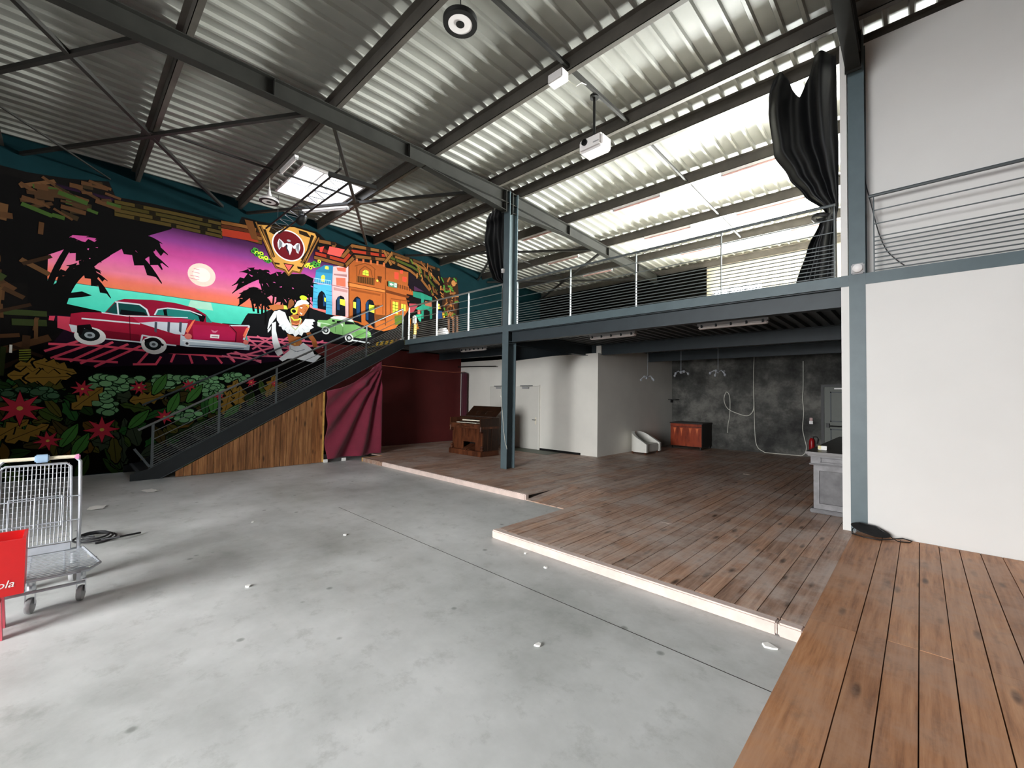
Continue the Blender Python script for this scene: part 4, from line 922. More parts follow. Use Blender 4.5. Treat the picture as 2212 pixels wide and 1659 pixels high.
# black satin at the right-hand pier, knotted above the balcony rail
LX = [(3.375,-1.255),(3.88,-1.12),(4.2,-.99),(4.3,-.90),(4.37,-.93),(4.67,-1.17),(5.0,-1.36),(5.41,-1.55),(6.04,-1.61),(6.3,-1.60),(6.65,-1.50)]
RX = [(3.375,-.80),(4.2,-.80),(4.3,-.79),(4.35,-.775),(5.22,-.765),(6.1,-.785),(6.65,-.80)]
TOPZ = [(0,6.50),(.08,6.60),(.25,6.46),(.48,6.10),(.60,6.35),(.68,6.62),(1,6.53)]
def bc(u, v):
    t0 = itp(u, TOPZ); z = t0-(t0-3.378)*v; a, b = itp(z, LX), itp(z, RX); sp = b-a
    knot = math.exp(-((z-4.28)/.12)**2)
    amp = .035*(1-.6*knot)*min(1, sp/.5)+.008
    y = 7.17+amp*math.sin(u*21+1.5*math.sin(z*1.4))+.045*math.sin(u*9+z*1.6)-.05*knot*math.cos((u-.5)*3)
    return (a+sp*u, y, z)
bs = empty('black_curtain', (-1.1, 7.17, 3.38), 'black satin curtain knotted at rail height beside the white pier', 'curtain')
sheet_cloth('drape', 110, 120, bc, 'black_satin', bs)
MB().tube([(-.945+.11*math.cos(k*.52), 7.17+.085*math.sin(k*.52), 4.29+.02*math.sin(k*1.04)) for k in range(12)], .03, 8, closed=True).build('knot', 'black_satin', bs, sm=True)
LX2 = [(4.4,-7.16),(4.62,-7.54),(5.0,-7.72),(5.3,-7.80),(5.62,-7.865),(6.0,-7.80),(6.12,-7.83),(6.4,-7.66)]
def bc2(u, v):
    t0 = itp(u, [(0,6.30),(.15,6.36),(.3,6.22),(.45,6.38),(1,6.34)]); z = t0-(t0-4.40)*v; a = itp(z, LX2); b = -7.06
    return (a+(b-a)*u, 7.2+.045*math.sin(u*30+z)+.02*math.sin(u*11+z*4), z)
b2 = empty('black_curtain', (-7.4, 7.2, 4.4), 'black curtain bunched beside the top of the central column', 'curtain')
sheet_cloth('drape', 50, 60, bc2, 'black_satin', b2)
for x in (-7.6, -7.35, -7.15): MB().tube([(x, 7.2, 6.27), (x, 7.22, 6.40), (x, 7.31, 6.46)], .008, 6).build('hook', 'black_metal', b2)

# ================================================================ lamps and roof fittings
def highbay(x, y, z, r, body, label, ztop):
    l = empty('high_bay_lamp', (x, y, z), label, 'lamp', 'round high-bay lamps')
    MB().lathe([(r*.97, 0), (r, .015), (r, .05), (r*.85, .075), (r*.3, .10), (r*.2, .16), (.02, .2)], (x, y, z), 36).build('housing', body, l, sm=True)
    MB().lathe([(r*.99, -.004), (r*.99, .012), (r*.7, .012), (r*.7, -.004), (r*.99, -.004)], (x, y, z), 36, caps=False).build('ring', 'black_metal', l, sm=True)
    MB().lathe([(r*.70, -.002), (r*.70, .01)], (x, y, z), 32).build('diffuser', 'white_plastic', l, sm=True)
    MB().lathe([(r*.25, -.006), (r*.25, .0)], (x, y, z), 20).build('sensor', 'black_metal', l, sm=True)
    MB().tube([(x, y, z+.19), (x, y, ztop)], .006, 6).build('cord', 'black_metal' if body == 'black_metal' else 'rope_white', l)
    return l
highbay(-3.56, 2.84, 5.76, .185, 'black_metal', 'black round high-bay lamp hanging high in the middle of the hall', zp(2.9))
l2 = highbay(-10.1, 2.93, 5.85, .19, 'white_plastic', 'white-backed round high-bay lamp hanging before the mural beside the truss', zp(2.9))
MB().lathe([(.12, .075), (.05, .13), (.025, .22), (.012, .32)], (-10.1, 2.93, 5.85), 20).build('neck', 'white_plastic', l2, sm=True)
pj = empty('projector', (-3.66, 5.6, 5.57), 'white projector hanging on a black ceiling pole', 'projector')
box('housing', (-3.87, 5.5, 5.58), (-3.45, 5.80, 5.80), 'white_plastic', pj, bevel=.035)
MB().lathe([(.05, 0), (.05, .03), (.035, .032)], (-3.75, 5.505, 5.72), 20, (0,-1,0)).build('lens', 'dark_glass', pj, sm=True)
box('vent', (-3.60, 5.493, 5.66), (-3.50, 5.50, 5.675), 'grey_plastic', pj)
MB().tube([(-3.66, 5.62, 5.80), (-3.66, 5.62, 6.47)], .022, 10).build('pole', 'black_metal', pj, sm=True)
MB().lathe([(.07, 0), (.07, .04), (.03, .05)], (-3.66, 5.62, 6.45), 20).build('ceiling_rose', 'black_metal', pj, sm=True)
box('yoke', (-3.73, 5.55, 5.795), (-3.59, 5.69, 5.83), 'black_metal', pj)
jb = empty('junction_box', (-3.74, 4.8, 6.3), 'white cable box under the purlin above the projector', 'box')
box('case', (-3.86, 4.70, 6.26), (-3.60, 4.86, 6.40), 'white_plastic', jb, bevel=.012)
MB().tube([(-3.62, 4.86, 6.30), (-3.57, 5.0, 6.26), (-3.58, 5.15, 6.40), (-3.6, 5.3, 6.46)], .006, 6).build('flex', 'rope_white', jb, sm=True)
def batten(x0, x1, y, z, label, group, rose=True):
    b = empty('tube_light', ((x0+x1)/2, y, z), label, 'lamp', group)
    box('housing', (x0, y-.035, z), (x1, y+.035, z+.045), 'white_plastic', b)
    MB().tube([(x0+.02, y, z-.018), (x1-.02, y, z-.018)], .02, 8).build('tube', 'tube_rose' if rose else 'glow_tube', b, sm=True)
    for x in (x0+.01, x1-.01): box('end_cap', (x-.012, y-.03, z-.04), (x+.012, y+.03, z), 'grey_plastic', b)
    return b
ORD = ['first', 'second', 'third', 'fourth', 'fifth', 'sixth', 'seventh', 'eighth']
for k, (x0, x1, y) in enumerate([(-8.4,-7.3,9.15),(-5.4,-4.2,9.15),(-2.9,-1.75,9.15)]): batten(x0, x1, y+.03, zp(y)-.05, 'pinkish tube light under the second purlin behind the ridge, %s from the mural' % ORD[k], 'tube lights above the mezzanine')
for k, (x0, x1, y) in enumerate([(-9.1,-7.85,11.2),(-5.6,-4.3,11.2),(-3.2,-1.8,11.2)]): batten(x0, x1, y+.03, zp(y)-.05, 'pinkish tube light under the third purlin behind the ridge, %s from the mural' % ORD[k], 'tube lights above the mezzanine')
for k, (x0, x1, y) in enumerate([(-8.9,-7.7,13.0),(-5.3,-4.1,13.0),(-2.4,-1.3,13.0)]): batten(x0, x1, y+.03, zp(y)-.05, 'pinkish tube light under the rearmost visible purlin, %s from the mural' % ORD[k], 'tube lights above the mezzanine')
q0, q1 = at(604,385,1,2.96), at(637,350,1,2.96)
batten(q0.x, q1.x, 2.99, zp(2.9)-.05, 'white tube light fixed to the purlin beside the roof light', 'tube lights over the hall', False)
tb = empty('tube_light', (-10.5, 4.25, 6.2), 'white tube light slung under the wind bracing near the truss', 'lamp', 'tube lights over the hall')
ta, tb_ = Vector((-11.0, 3.95, 6.25)), Vector((-9.95, 4.6, 6.25))
MB().bar(ta, tb_, .07, .045).build('housing', 'white_plastic', tb); MB().tube([ta+Vector((0,0,-.04)), tb_+Vector((0,0,-.04))], .02, 8).build('tube', 'glow_tube', tb, sm=True)
for e in (ta, tb_): box('end_cap', (e.x-.03, e.y-.03, e.z-.065), (e.x+.03, e.y+.03, e.z-.02), 'grey_plastic', tb)
def fluo(x0, x1, n, label):
    y, z = 8.05, 3.02; f = empty('strip_light', ((x0+x1)/2, y, z), label, 'lamp', 'strip lights under the mezzanine')
    box('housing', (x0, y-.06, z+.05), (x1, y+.06, z+.11), 'grey_plastic', f, bevel=.012)
    m = MB(); m.box((x0+.01, y-.055, z), (x1-.01, y+.055, z+.05)); m.build('diffuser', 'glow_tube', f, bevel=.018)
    for k in range(n): xx = x0+.08+(x1-x0-.16)*k/(n-1); box('clip', (xx-.015, y-.064, z+.02), (xx+.015, y+.064, z+.075), 'steel_dark', f)
    for xx in (x0+.2, x1-.2): MB().tube([(xx, y, z+.11), (xx, y, 3.23)], .005, 6).build('hanger', 'galv', f)
    return f
fluo(-5.29, -4.19, 5, 'strip light under the mezzanine just right of the central column'); fluo(-2.95, -1.80, 5, 'strip light under the mezzanine nearest the white pier'); fluo(-9.76, -8.7, 6, 'strip light under the mezzanine above the organ')
for x0, x1, lb in ((-4.15, -2.98, 'pale conduit pipe between the two right-hand strip lights'), (-1.76, -.76, 'pale conduit pipe running from the strip light to the white pier'), (-8.66, -7.0, 'pale conduit pipe left of the central column')):
    c = empty('conduit_pipe', (x0, 8.05, 3.16), lb, 'pipe'); MB().tube([(x0, 8.05, 3.16), (x1, 8.05, 3.16)], .009, 8).build('pipe', 'galv', c, sm=True)
    for k in range(3): xx = x0+(x1-x0)*(.15+.35*k); box('saddle', (xx-.012, 8.035, 3.165), (xx+.012, 8.065, 3.232), 'galv', c)
# lighting truss in front of the mural
tr_ = empty('lighting_truss', (-9.6, 3.5, 5.75), 'black ladder truss with a crossbar hanging below the roof light', 'truss')
for (y, z) in ((3.36, 5.84), (3.66, 5.80), (3.51, 6.02)): MB().tube([(-11.75, y, z), (-7.9, y, z)], .02, 8).build('chord', 'black_metal', tr_, sm=True)
for k in range(22):
    x = -11.7+k*.17; y0, y1 = (3.36, 3.66) if k % 2 else (3.66, 3.36)
    MB().tube([(x, y0, 5.84 if y0 < 3.5 else 5.80), (x+.17, y1, 5.84 if y1 < 3.5 else 5.80)], .007, 6).build('lacing', 'chrome' if k < 9 else 'black_metal', tr_)
MB().bar((-7.86, 3.25, 5.80), (-7.70, 4.12, 5.80), .07, .07).build('crossbar', 'black_metal', tr_)
for x in (-11.4, -8.0): MB().tube([(x, 3.51, 6.02), (x, 3.51, zd(3.5)+.02)], .006, 6).build('hanger', 'black_metal', tr_)
sl = empty('spotlight', (-10.15, 3.75, 5.62), 'small black stage lamp clamped to the truss', 'lamp')
MB().lathe([(.09, 0), (.1, .05), (.08, .2), (.04, .24)], (-10.28, 3.62, 5.66), 18, (.8,.2,.5)).build('can', 'black_metal', sl, sm=True)
MB().bar((-10.2, 3.62, 5.70), (-10.2, 3.62, 5.9), .03, .1).build('yoke', 'black_metal', sl)
# pendants under the mezzanine
for k, (x, z) in enumerate(((-5.87, 2.37), (-4.87, 2.48), (-3.88, 2.47))):
    s = empty('pendant', (x, 12, z), 'small dark branched pendant under the mezzanine, %s' % ('nearest the side wall', 'middle one of three', 'nearest the bar')[k], 'pendant', 'branched pendants under the mezzanine')
    MB().tube([(x, 12, z+.02), (x, 12, 3.24)], .006, 6).build('chain', 'galv', s)
    MB().lathe([(.02, -.03), (.035, 0), (.02, .04)], (x, 12, z), 12).build('hub', 'galv', s, sm=True)
    for j in range(5):
        a = j*1.257+k*.5; e = (x+.19*math.cos(a), 12+.19*math.sin(a), z-.02+.05*((j+k) % 3-1))
        MB().tube([(x, 12, z), ((x+e[0])/2, (12+e[1])/2, z+.04), e], [.012, .012, .016], 6).build('arm', 'galv', s, sm=True)
        MB().lathe([(.012, -.05), (.035, -.02), (.02, .02)], e, 10).build('shade', 'galv', s, sm=True)
# sounder on the right column, sensor on the central one, exit sign
si = empty('sounder', (-.557, YM-.02, 3.43), 'white round-cornered sounder on the right-hand column', 'alarm')
box('base', (-.625, YM-.04, 3.365), (-.49, YM-.006, 3.50), 'grey_plastic', si, bevel=.015)
MB().lathe([(.055, 0), (.05, .03), (.03, .045), (.01, .05)], (-.557, YM-.04, 3.432), 24, (0,-1,0)).build('dome', 'white_plastic', si, sm=True)
se = empty('motion_sensor', (-6.93, YM-.03, 4.63), 'small white sensor box on the central column', 'sensor')
box('case', (-6.965, YM-.075, 4.59), (-6.90, YM-.006, 4.68), 'white_plastic', se, bevel=.008); box('lens', (-6.955, YM-.08, 4.60), (-6.91, YM-.074, 4.635), 'grey_plastic', se)
t_ = plain('sign_green', srgb(28,96,60), .5); 
c_ = at(848,615,0,XL+.03); ex = empty('exit_sign', (XL+.03, c_.y, c_.z-.08), 'green exit sign with a white arrow on the painted orange house', 'sign')
box('plate', (XL+.02, c_.y-.16, c_.z-.085), (XL+.045, c_.y+.16, c_.z+.085), 'sign_green', ex)
m = MB(); X_ = XL+.0455
m.add([(X_, c_.y-.12, c_.z), (X_, c_.y-.05, c_.z-.05), (X_, c_.y-.05, c_.z-.02), (X_, c_.y+.02, c_.z-.02), (X_, c_.y+.02, c_.z+.02), (X_, c_.y-.05, c_.z+.02), (X_, c_.y-.05, c_.z+.05)], [(0,1,2,3,4,5,6)]); m.build('arrow', 'paper', ex)
m = MB(); m.add([(X_, c_.y+.06, c_.z-.06), (X_, c_.y+.14, c_.z-.06), (X_, c_.y+.14, c_.z+.06), (X_, c_.y+.06, c_.z+.06)], [(0,1,2,3)]); m.build('doorway_mark', 'paper', ex)
m = MB(); m.add([(X_+.0008, c_.y+.08, c_.z-.055), (X_+.0008, c_.y+.10, c_.z-.01), (X_+.0008, c_.y+.085, c_.z+.02), (X_+.0008, c_.y+.115, c_.z+.035), (X_+.0008, c_.y+.125, c_.z-.01), (X_+.0008, c_.y+.12, c_.z-.055), (X_+.0008, c_.y+.105, c_.z-.03)], [(0,1,2,3,4,5,6)]); m.build('runner_mark', 'sign_green', ex)

# ================================================================ reed organ
og = empty('reed_organ', (-9.18, 8.1, PZ), 'old brown reed organ with open lid and two rows of keys beside the column', 'organ')
X0, X1, Y0, Y1 = -9.85, -8.52, 7.76, 8.42
box('plinth', (X0-.02, Y0-.03, PZ), (X1+.02, Y1, PZ+.14), 'organ_wood', og, bevel=.008)
kp = MB(); kp.box((X0+.05, Y0+.10, PZ+.14), (-9.38, Y0+.13, .86)); kp.box((-8.86, Y0+.10, PZ+.14), (X1-.05, Y0+.13, .86)); kp.box((-9.38, Y0+.10, .46), (-8.86, Y0+.13, .86)); kp.build('knee_panel', 'organ_wood', og)
box('pedal_recess', (-9.38, Y0+.35, PZ+.14), (-8.86, Y0+.37, .46), 'black_matte', og)
for k in range(2):
    x = -9.3+k*.24; MB().prism([(x, Y0-.02, PZ+.145), (x, Y0+.30, PZ+.145), (x, Y0+.30, PZ+.29), (x, Y0-.02, PZ+.165)], (0,0,0), (.20,0,0)).build('pedal', 'organ_wood', og)
for x in (X0, X1-.05):
    MB().prism([(x, Y0+.09, PZ+.14), (x, Y1, PZ+.14), (x, Y1, 1.12), (x, Y0-.02, 1.12), (x, Y0-.02, .93), (x, Y0+.0, .82), (x, Y0+.09, .74)], (0,0,0), (.05,0,0)).build('cheek', 'organ_dark' if x > -9 else 'organ_wood', og)
    MB().lathe([(.03, 0), (.045, .03), (.03, .07), (.045, .10), (.03, .14)], (x+.025, Y0+.05, PZ+.14), 14).build('foot_scroll', 'organ_wood', og, sm=True)
    MB().lathe([(.03, 0), (.042, .03), (.024, .08), (.042, .13), (.03, .17)], (x+.025, Y0+.0, .74), 14).build('corbel', 'organ_wood', og, sm=True)
box('key_slip', (X0+.05, Y0-.01, .84), (X1-.05, Y0+.03, .97), 'organ_wood', og, bevel=.006)
MB().tube([(X0+.3+.073*k, Y0-.014, .905+.022*math.sin(k*.9)) for k in range(11)], .016, 8).build('carving', 'organ_wood', og, sm=True)
for k in range(3): MB().prism([(-9.37+.17*k, Y0+.085, .60), (-9.30+.17*k, Y0+.085, .60), (-9.29+.17*k, Y0+.085, .82), (-9.38+.17*k, Y0+.085, .82)], (0,0,0), (0,.015,0)).build('pendant_ornament', 'organ_wood', og)
box('key_bed', (X0+.05, Y0+.03, .90), (X1-.05, Y1-.02, .985), 'organ_dark', og)
for r_, (ya, yb, zz, xa, xb) in enumerate(((Y0+.03, Y0+.16, 1.0, -9.6, -8.76), (Y0+.20, Y0+.32, 1.065, -9.55, -8.68))):
    kb = box('manual', (xa, ya, zz-.03), (xb, yb, zz), 'ivory', og)
    n = 28; sh = MB()
    for k in range(n):
        if k % 7 in (2, 6): continue
        xx = xa+(xb-xa)*(k+1)/n; sh.box((xx-.008, ya+.05, zz), (xx+.008, yb, zz+.012))
    sh.build('sharps', 'black_metal', kb)
box('stop_board', (X0+.05, Y0+.33, .98), (X1-.05, Y0+.37, 1.12), 'organ_dark', og)
box('back_panel', (X0+.05, Y1-.03, PZ+.14), (X1-.05, Y1, 1.12), 'organ_dark', og)
box('top_board', (X0-.01, Y0+.36, 1.12), (X1+.01, Y1+.01, 1.145), 'organ_dark', og)
MB().prism([(X0+.02, Y1-.10, 1.15), (X1-.02, Y1-.10, 1.15), (X1-.02, Y1+.20, 1.42), (X0+.02, Y1+.20, 1.42)], (0,0,0), (0,.015,.02)).build('lid', 'organ_dark', og)
for xa in (-9.5, -9.1): MB().tube([(xa, Y1-.05, 1.15), (xa+.12, Y1+.0, 1.3), (xa+.3, Y1+.05, 1.3)], .008, 6).build('music_rest', 'organ_dark', og)
for a in (.22, .44): box('side_stile', (X1, Y0+.08+a*.7, PZ+.16), (X1+.012, Y0+.12+a*.7, .84), 'organ_dark', og)
box('side_rail', (X1, Y0+.05, .84), (X1+.014, Y1, .90), 'organ_wood', og)

# ================================================================ tub chair, sideboard
tc = empty('tub_chair', (-6.0, 12.13, PZ), 'white tub armchair with sloping sides by the shaded wall', 'chair')
def tub(u, v, out):                                  # u around the U (front-near, back, front-far), v from bottom to rim
    L = .64; W_ = .48; s = u*2-1
    if abs(s) > .45: k = (abs(s)-.45)/.55; x = -6.36+.36+(L-.36)*k; y = 12.13-math.copysign(W_, -s)*(-1)*-1; y = 12.13+math.copysign(W_, s)
    else: a = s/.45*math.pi/2; x = -6.0-.36*math.cos(a); y = 12.13+W_*math.sin(a)
    fr_ = max(0, (x+6.36)/.74); rim = .74-.40*fr_**1.15
    z = PZ+.06+(rim-PZ-.06)*v; k = 1 if out else .78
    return (-6.0+(x+6.0)*k if x < -6 else x, 12.13+(y-12.13)*k, z)
nu, nv = 48, 8; vs = []; fs = []; w = nu+1
for out in (True, False):
    for j in range(nv+1):
        for i in range(nu+1): vs.append(tub(i/nu, j/nv, out))
off = (nv+1)*w
for j in range(nv):
    for i in range(nu): fs.append((j*w+i, j*w+i+1, (j+1)*w+i+1, (j+1)*w+i)); fs.append((off+j*w+i, off+(j+1)*w+i, off+(j+1)*w+i+1, off+j*w+i+1))
for i in range(nu): fs.append((nv*w+i, nv*w+i+1, off+nv*w+i+1, off+nv*w+i)); fs.append((i, off+i, off+i+1, i+1))
for j in range(nv): fs.append((j*w, (j+1)*w, off+(j+1)*w, off+j*w)); fs.append((j*w+nu, off+j*w+nu, off+(j+1)*w+nu, (j+1)*w+nu))
sh = MB().add(vs, fs).build('shell', 'leatherette', tc, sm=True)
MB().box((-6.24, 11.77, PZ+.06), (-5.74, 12.49, PZ+.30)).build('seat_cushion', 'leatherette', tc, bevel=.03)
for x in (-6.2, -5.8):
    for y in (11.74, 12.52): MB().lathe([(.025, 0), (.03, .062)], (x, y, PZ), 12).build('foot', 'organ_wood', tc)
sb = empty('sideboard', (-5.58, 14.6, PZ), 'reddish inlaid wooden sideboard against the dark back wall', 'sideboard')
SX0, SX1, SY0, SY1 = -6.1, -5.07, 14.16, 15.03
box('carcase', (SX0, SY0+.02, PZ+.08), (SX1, SY1, .92), 'sideboard_dark', sb); box('top', (SX0-.02, SY0-.02, .92), (SX1+.03, SY1, .955), 'sideboard_dark', sb, bevel=.006)
box('frieze', (SX0+.005, SY0, .83), (SX1-.005, SY0+.02, .915), 'sideboard_wood', sb)
for a, b in ((SX0+.01, (SX0+SX1)/2-.003), ((SX0+SX1)/2+.003, SX1-.01)):
    d = box('door', (a, SY0, PZ+.09), (b, SY0+.02, .815), 'sideboard_wood', sb)
    for k in range(2):
        xc = a+(b-a)*(.28+.44*k); MB().prism([(xc-.045, SY0-.002, .78), (xc+.045, SY0-.002, .78), (xc+.008, SY0-.002, .60), (xc, SY0-.002, .50), (xc-.008, SY0-.002, .60)], (0,0,0), (0,.002,0)).build('inlay', 'sideboard_inlay', d)
for x in (SX0+.03, SX1-.07):
    for y in (SY0+.02, SY1-.06): box('leg', (x, y, PZ), (x+.04, y+.04, PZ+.08), 'sideboard_dark', sb)

# ================================================================ bar counter and what stands near it
bar = empty('bar_counter', (-.5, 9, PZ), 'grey painted bar counter with a panelled end beside the white pier', 'counter')
box('carcase', (-1.13, 7.73, PZ+.04), (.3, 11.2, .82), 'grey_counter', bar)
box('plinth', (-1.19, 7.66, PZ), (.34, 11.24, PZ+.06), 'grey_counter', bar, bevel=.01)
ef = MB(); ef.box((-1.15, 7.70, PZ+.06), (-1.08, 7.73, .80)); ef.box((-.66, 7.70, PZ+.06), (-.58, 7.73, .80)); ef.box((-1.08, 7.70, PZ+.06), (-.66, 7.73, PZ+.14)); ef.box((-1.08, 7.70, .72), (-.66, 7.73, .80)); ef.box((-.58,7.70,PZ+.06),(.3,7.73,.80)); ef.build('end_frame', 'grey_counter_lt', bar)
box('end_panel', (-1.075, 7.718, PZ+.145), (-.665, 7.731, .715), 'grey_counter', bar)
box('neck_moulding', (-1.20, 7.65, .80), (.34, 11.24, .825), 'grey_counter', bar, bevel=.008)
box('frieze', (-1.18, 7.67, .825), (.32, 11.22, .93), 'grey_counter_lt', bar); ff = MB()
for lo, hi in (((-1.06,.845),(-.68,.853)), ((-1.06,.905),(-.68,.913)), ((-1.06,.845),(-1.05,.913)), ((-.69,.845),(-.68,.913))): ff.box((lo[0], 7.655, lo[1]), (hi[0], 7.67, hi[1]))
ff.build('frieze_frame', 'grey_counter', bar)
box('cornice', (-1.22, 7.63, .93), (.36, 11.26, .96), 'counter_top', bar, bevel=.01); box('top', (-1.24, 7.6, .96), (.38, 11.28, .995), 'counter_top', bar, bevel=.006)
su = empty('sugar_box', (-1.1, 8.07, .996), 'small pale yellow and white box standing on the bar counter', 'box')
box('carton', (-1.14, 8.02, .996), (-1.03, 8.10, 1.055), 'paper', su, bevel=.004); box('label_band', (-1.1415, 8.019, 1.005), (-1.10, 8.101, 1.056), 'sugar_box', su)
fe = empty('fire_extinguisher', (-2.28, YB-.1, .22), 'red fire extinguisher hung on the dark wall by the exit door', 'extinguisher')
MB().lathe([(.06, 0), (.07, .02), (.07, .30), (.05, .36), (.025, .39)], (-2.28, YB-.09, .27), 18).build('cylinder', 'red_metal', fe, sm=True)
box('valve', (-2.31, YB-.11, .65), (-2.25, YB-.07, .70), 'black_metal', fe); MB().tube([(-2.26, YB-.09, .69), (-2.17, YB-.09, .70), (-2.13, YB-.09, .64), (-2.16, YB-.09, .5)], .012, 6).build('hose', 'black_metal', fe, sm=True)
th = empty('wall_switch', (-2.3, YB-.02, 1.06), 'small white switch box on the dark wall beside the exit door', 'switch')
box('plate', (-2.35, YB-.03, 1.06), (-2.26, YB-.001, 1.15), 'white_plastic', th, bevel=.004); box('upper_plate', (-2.34, YB-.02, 1.155), (-2.27, YB-.001, 1.24), 'tube_rose', th)
def cable(name, px, Yv, r, mat, label, cat='cable'):
    pts = [at(x, y, 1, Yv) for x, y in px]
    P = []
    for i in range(len(pts)-1):
        p0 = pts[max(i-1,0)]; p1 = pts[i]; p2 = pts[i+1]; p3 = pts[min(i+2,len(pts)-1)]
        for k in range(5):
            u = k/5; P.append(.5*((2*p1)+(-p0+p2)*u+(2*p0-5*p1+4*p2-p3)*u*u+(-p0+3*p1-3*p2+p3)*u**3))
    P.append(pts[-1]); 
    for q in P: q.z = max(q.z, PZ+.012)
    o = MB().tube(P, r, 6).build(name, mat, None, sm=True); return tag(o, label, cat)
cable('looped_cable', [(1572,935),(1573,915),(1576,900),(1577,870),(1575,853),(1569,847),(1564,860),(1567,875),(1575,885),(1590,892),(1610,898),(1621,895),(1628,882),(1628,850),(1628,822)], YB-.03, .011, 'rope_white', 'white cable hanging in a loop on the dark back wall')
cable('long_cable', [(1629,770),(1628,800),(1628,825),(1629,880),(1631,940),(1636,965),(1650,976),(1664,983),(1700,987),(1726,986),(1738,980),(1742,966),(1738,948),(1734,925),(1736,890),(1734,860),(1735,835),(1735,780)], YB-.045, .011, 'rope_white', 'long white cable trailing down the dark wall and back up near the exit')
wb_ = empty('wall_bracket', (-6.3, YB-.3, 1.68), 'small black shelf bracket in the corner above the sideboard', 'bracket'); box('shelf', (-6.44, YB-.35, 1.70), (-6.18, YB-.001, 1.725), 'black_metal', wb_); box('stay', (-6.42, YB-.2, 1.6), (-6.40, YB-.001, 1.70), 'black_metal', wb_)
# cord on the central column, flex at the balcony
c = empty('tied_cord', (-6.9, YM-.02, .5), 'thin pale cord tied to the central column', 'cord')
MB().tube([(-6.955, YM-.015, 1.95), (-6.94, YM-.02, 1.72), (-6.90, YM-.02, 1.35), (-6.86, YM-.02, 1.0), (-6.80, YM-.02, .7), (-6.755, YM+.0, .55)], .006, 6).build('cord', 'rope_white', c, sm=True)
MB().lathe([(.012, 0), (.022, .02), (.012, .04)], (-6.955, YM-.02, 1.72), 10).build('cord_knot', 'rope_white', c, sm=True)
cable('loose_flex', [(1866,375),(1872,405),(1880,435),(1889,470),(1899,505),(1915,540),(1935,560),(1955,574)], YM+.16, .006, 'cable_dark', 'dark loose flex dangling behind the right-hand balcony rail')
# stair-head post and a white tub on the mezzanine
hp = empty('hazard_post', (-10.98, 7.2, 3.366), 'black and yellow hazard post at the head of the stairs', 'post')
box('shaft', (-11.06, 7.15, 3.366), (-10.93, 7.25, 4.05), 'black_metal', hp); box('yellow_strip', (-10.929, 7.16, 3.55), (-10.90, 7.24, 3.85), 'yellow_paint', hp); box('cap', (-11.0, 7.14, 3.86), (-10.88, 7.24, 4.12), 'paper', hp, bevel=.03)
q = at(957,722,1,7.45); bk = empty('white_tub', (q.x, 7.45, 3.366), 'white upturned tub on the mezzanine behind the left railing', 'tub')
MB().lathe([(.17, 0), (.165, .12), (.14, .24), (.09, .30), (.02, .31)], (q.x, 7.45, 3.366), 20).build('bowl', 'white_plastic', bk, sm=True); MB().lathe([(.178, 0), (.178, .025), (.166, .025), (.166, 0), (.178, 0)], (q.x, 7.45, 3.366), 20, caps=False).build('rim', 'white_plastic', bk, sm=True)

# ================================================================ trolley, stool and crate at the left edge
tl = empty('trolley', (-5.4, 0, 0), 'galvanised wire goods trolley with an upright grid back and cream handle', 'trolley')
Xn, Xf, Ya, Yb2, DZ = -4.98, -5.72, -.33, .19, .27
def rod(name, pts, r, mat='galv', n=8, closed=False, parent=None): return MB().tube(pts, r, n, closed).build(name, mat, parent or tl, sm=True)
rod('deck_frame', [(Xn, Ya, DZ), (Xn, Yb2, DZ), (Xn-.14, Yb2+.07, DZ), (Xf, Yb2-.02, DZ), (Xf, Ya, DZ)], .013, closed=True)
for k in range(15): x = Xn-.045*(k+1); rod('deck_wire', [(x, Ya, DZ+.006), (x, Yb2+(.06 if .06 < Xn-x < .35 else .0), DZ+.006)], .0045, n=6)
for y in (-.15, .05): rod('deck_rib', [(Xn, y, DZ-.004), (Xf, y, DZ-.004)], .007)
rod('bumper', [(Xn+.03, Ya+.02, .19), (Xn+.03, Yb2-.02, .19)], .012)
for y in (Ya+.06, Yb2-.06): box('bumper_stay', (Xn+.0, y-.012, .18), (Xn+.035, y+.012, DZ), 'galv', tl)
for (x, y) in ((Xn-.06, Ya+.2), (Xn-.10, Yb2-.04), (Xf+.08, Ya+.1), (Xf+.08, Yb2-.08)):
    w = empty('caster', (x, y, 0)); attach(w, tl); tag(w)
    MB().lathe([(.02, -.018), (.058, -.016), (.062, 0), (.058, .016), (.02, .018)], (x, y, .062), 20, (.3,1,0)).build('wheel', 'grey_plastic', w, sm=True)
    m = MB(); m.box((x-.03, y-.03, .075), (x+.03, y-.022, .17)); m.box((x-.03, y+.022, .075), (x+.03, y+.03, .17)); m.box((x-.035, y-.03, .165), (x+.035, y+.03, .18)); m.build('fork', 'chrome', w)
    MB().lathe([(.028, 0), (.028, .085)], (x, y, .18), 12).build('swivel', 'chrome', w)
pw_ = [(Xf, Yb2-.05, .1), (Xf, Yb2-.05, .72), (Xf-.03, Yb2-.06, 1.08), (Xf-.03, Yb2-.09, 1.12)]
rod('upright', pw_, .014); rod('upright', [(a, -.14-b+.0-.10, c) for a, b, c in pw_], .014)
yl = -.14-(Yb2-.05)-.10
rod('handle', [(Xf-.03, yl+.02, 1.125), (Xf-.03, Yb2-.08, 1.125)], .016, 'handle_cream')
box('coin_lock', (Xf-.065, -.16, 1.09), (Xf+.005, -.07, 1.16), 'blue_clip', tl, bevel=.01); box('handle_cap', (Xf-.055, Yb2-.1, 1.10), (Xf-.005, Yb2-.06, 1.145), 'pink_clip', tl, bevel=.01)
gy0, gy1 = yl+.02, Yb2-.12
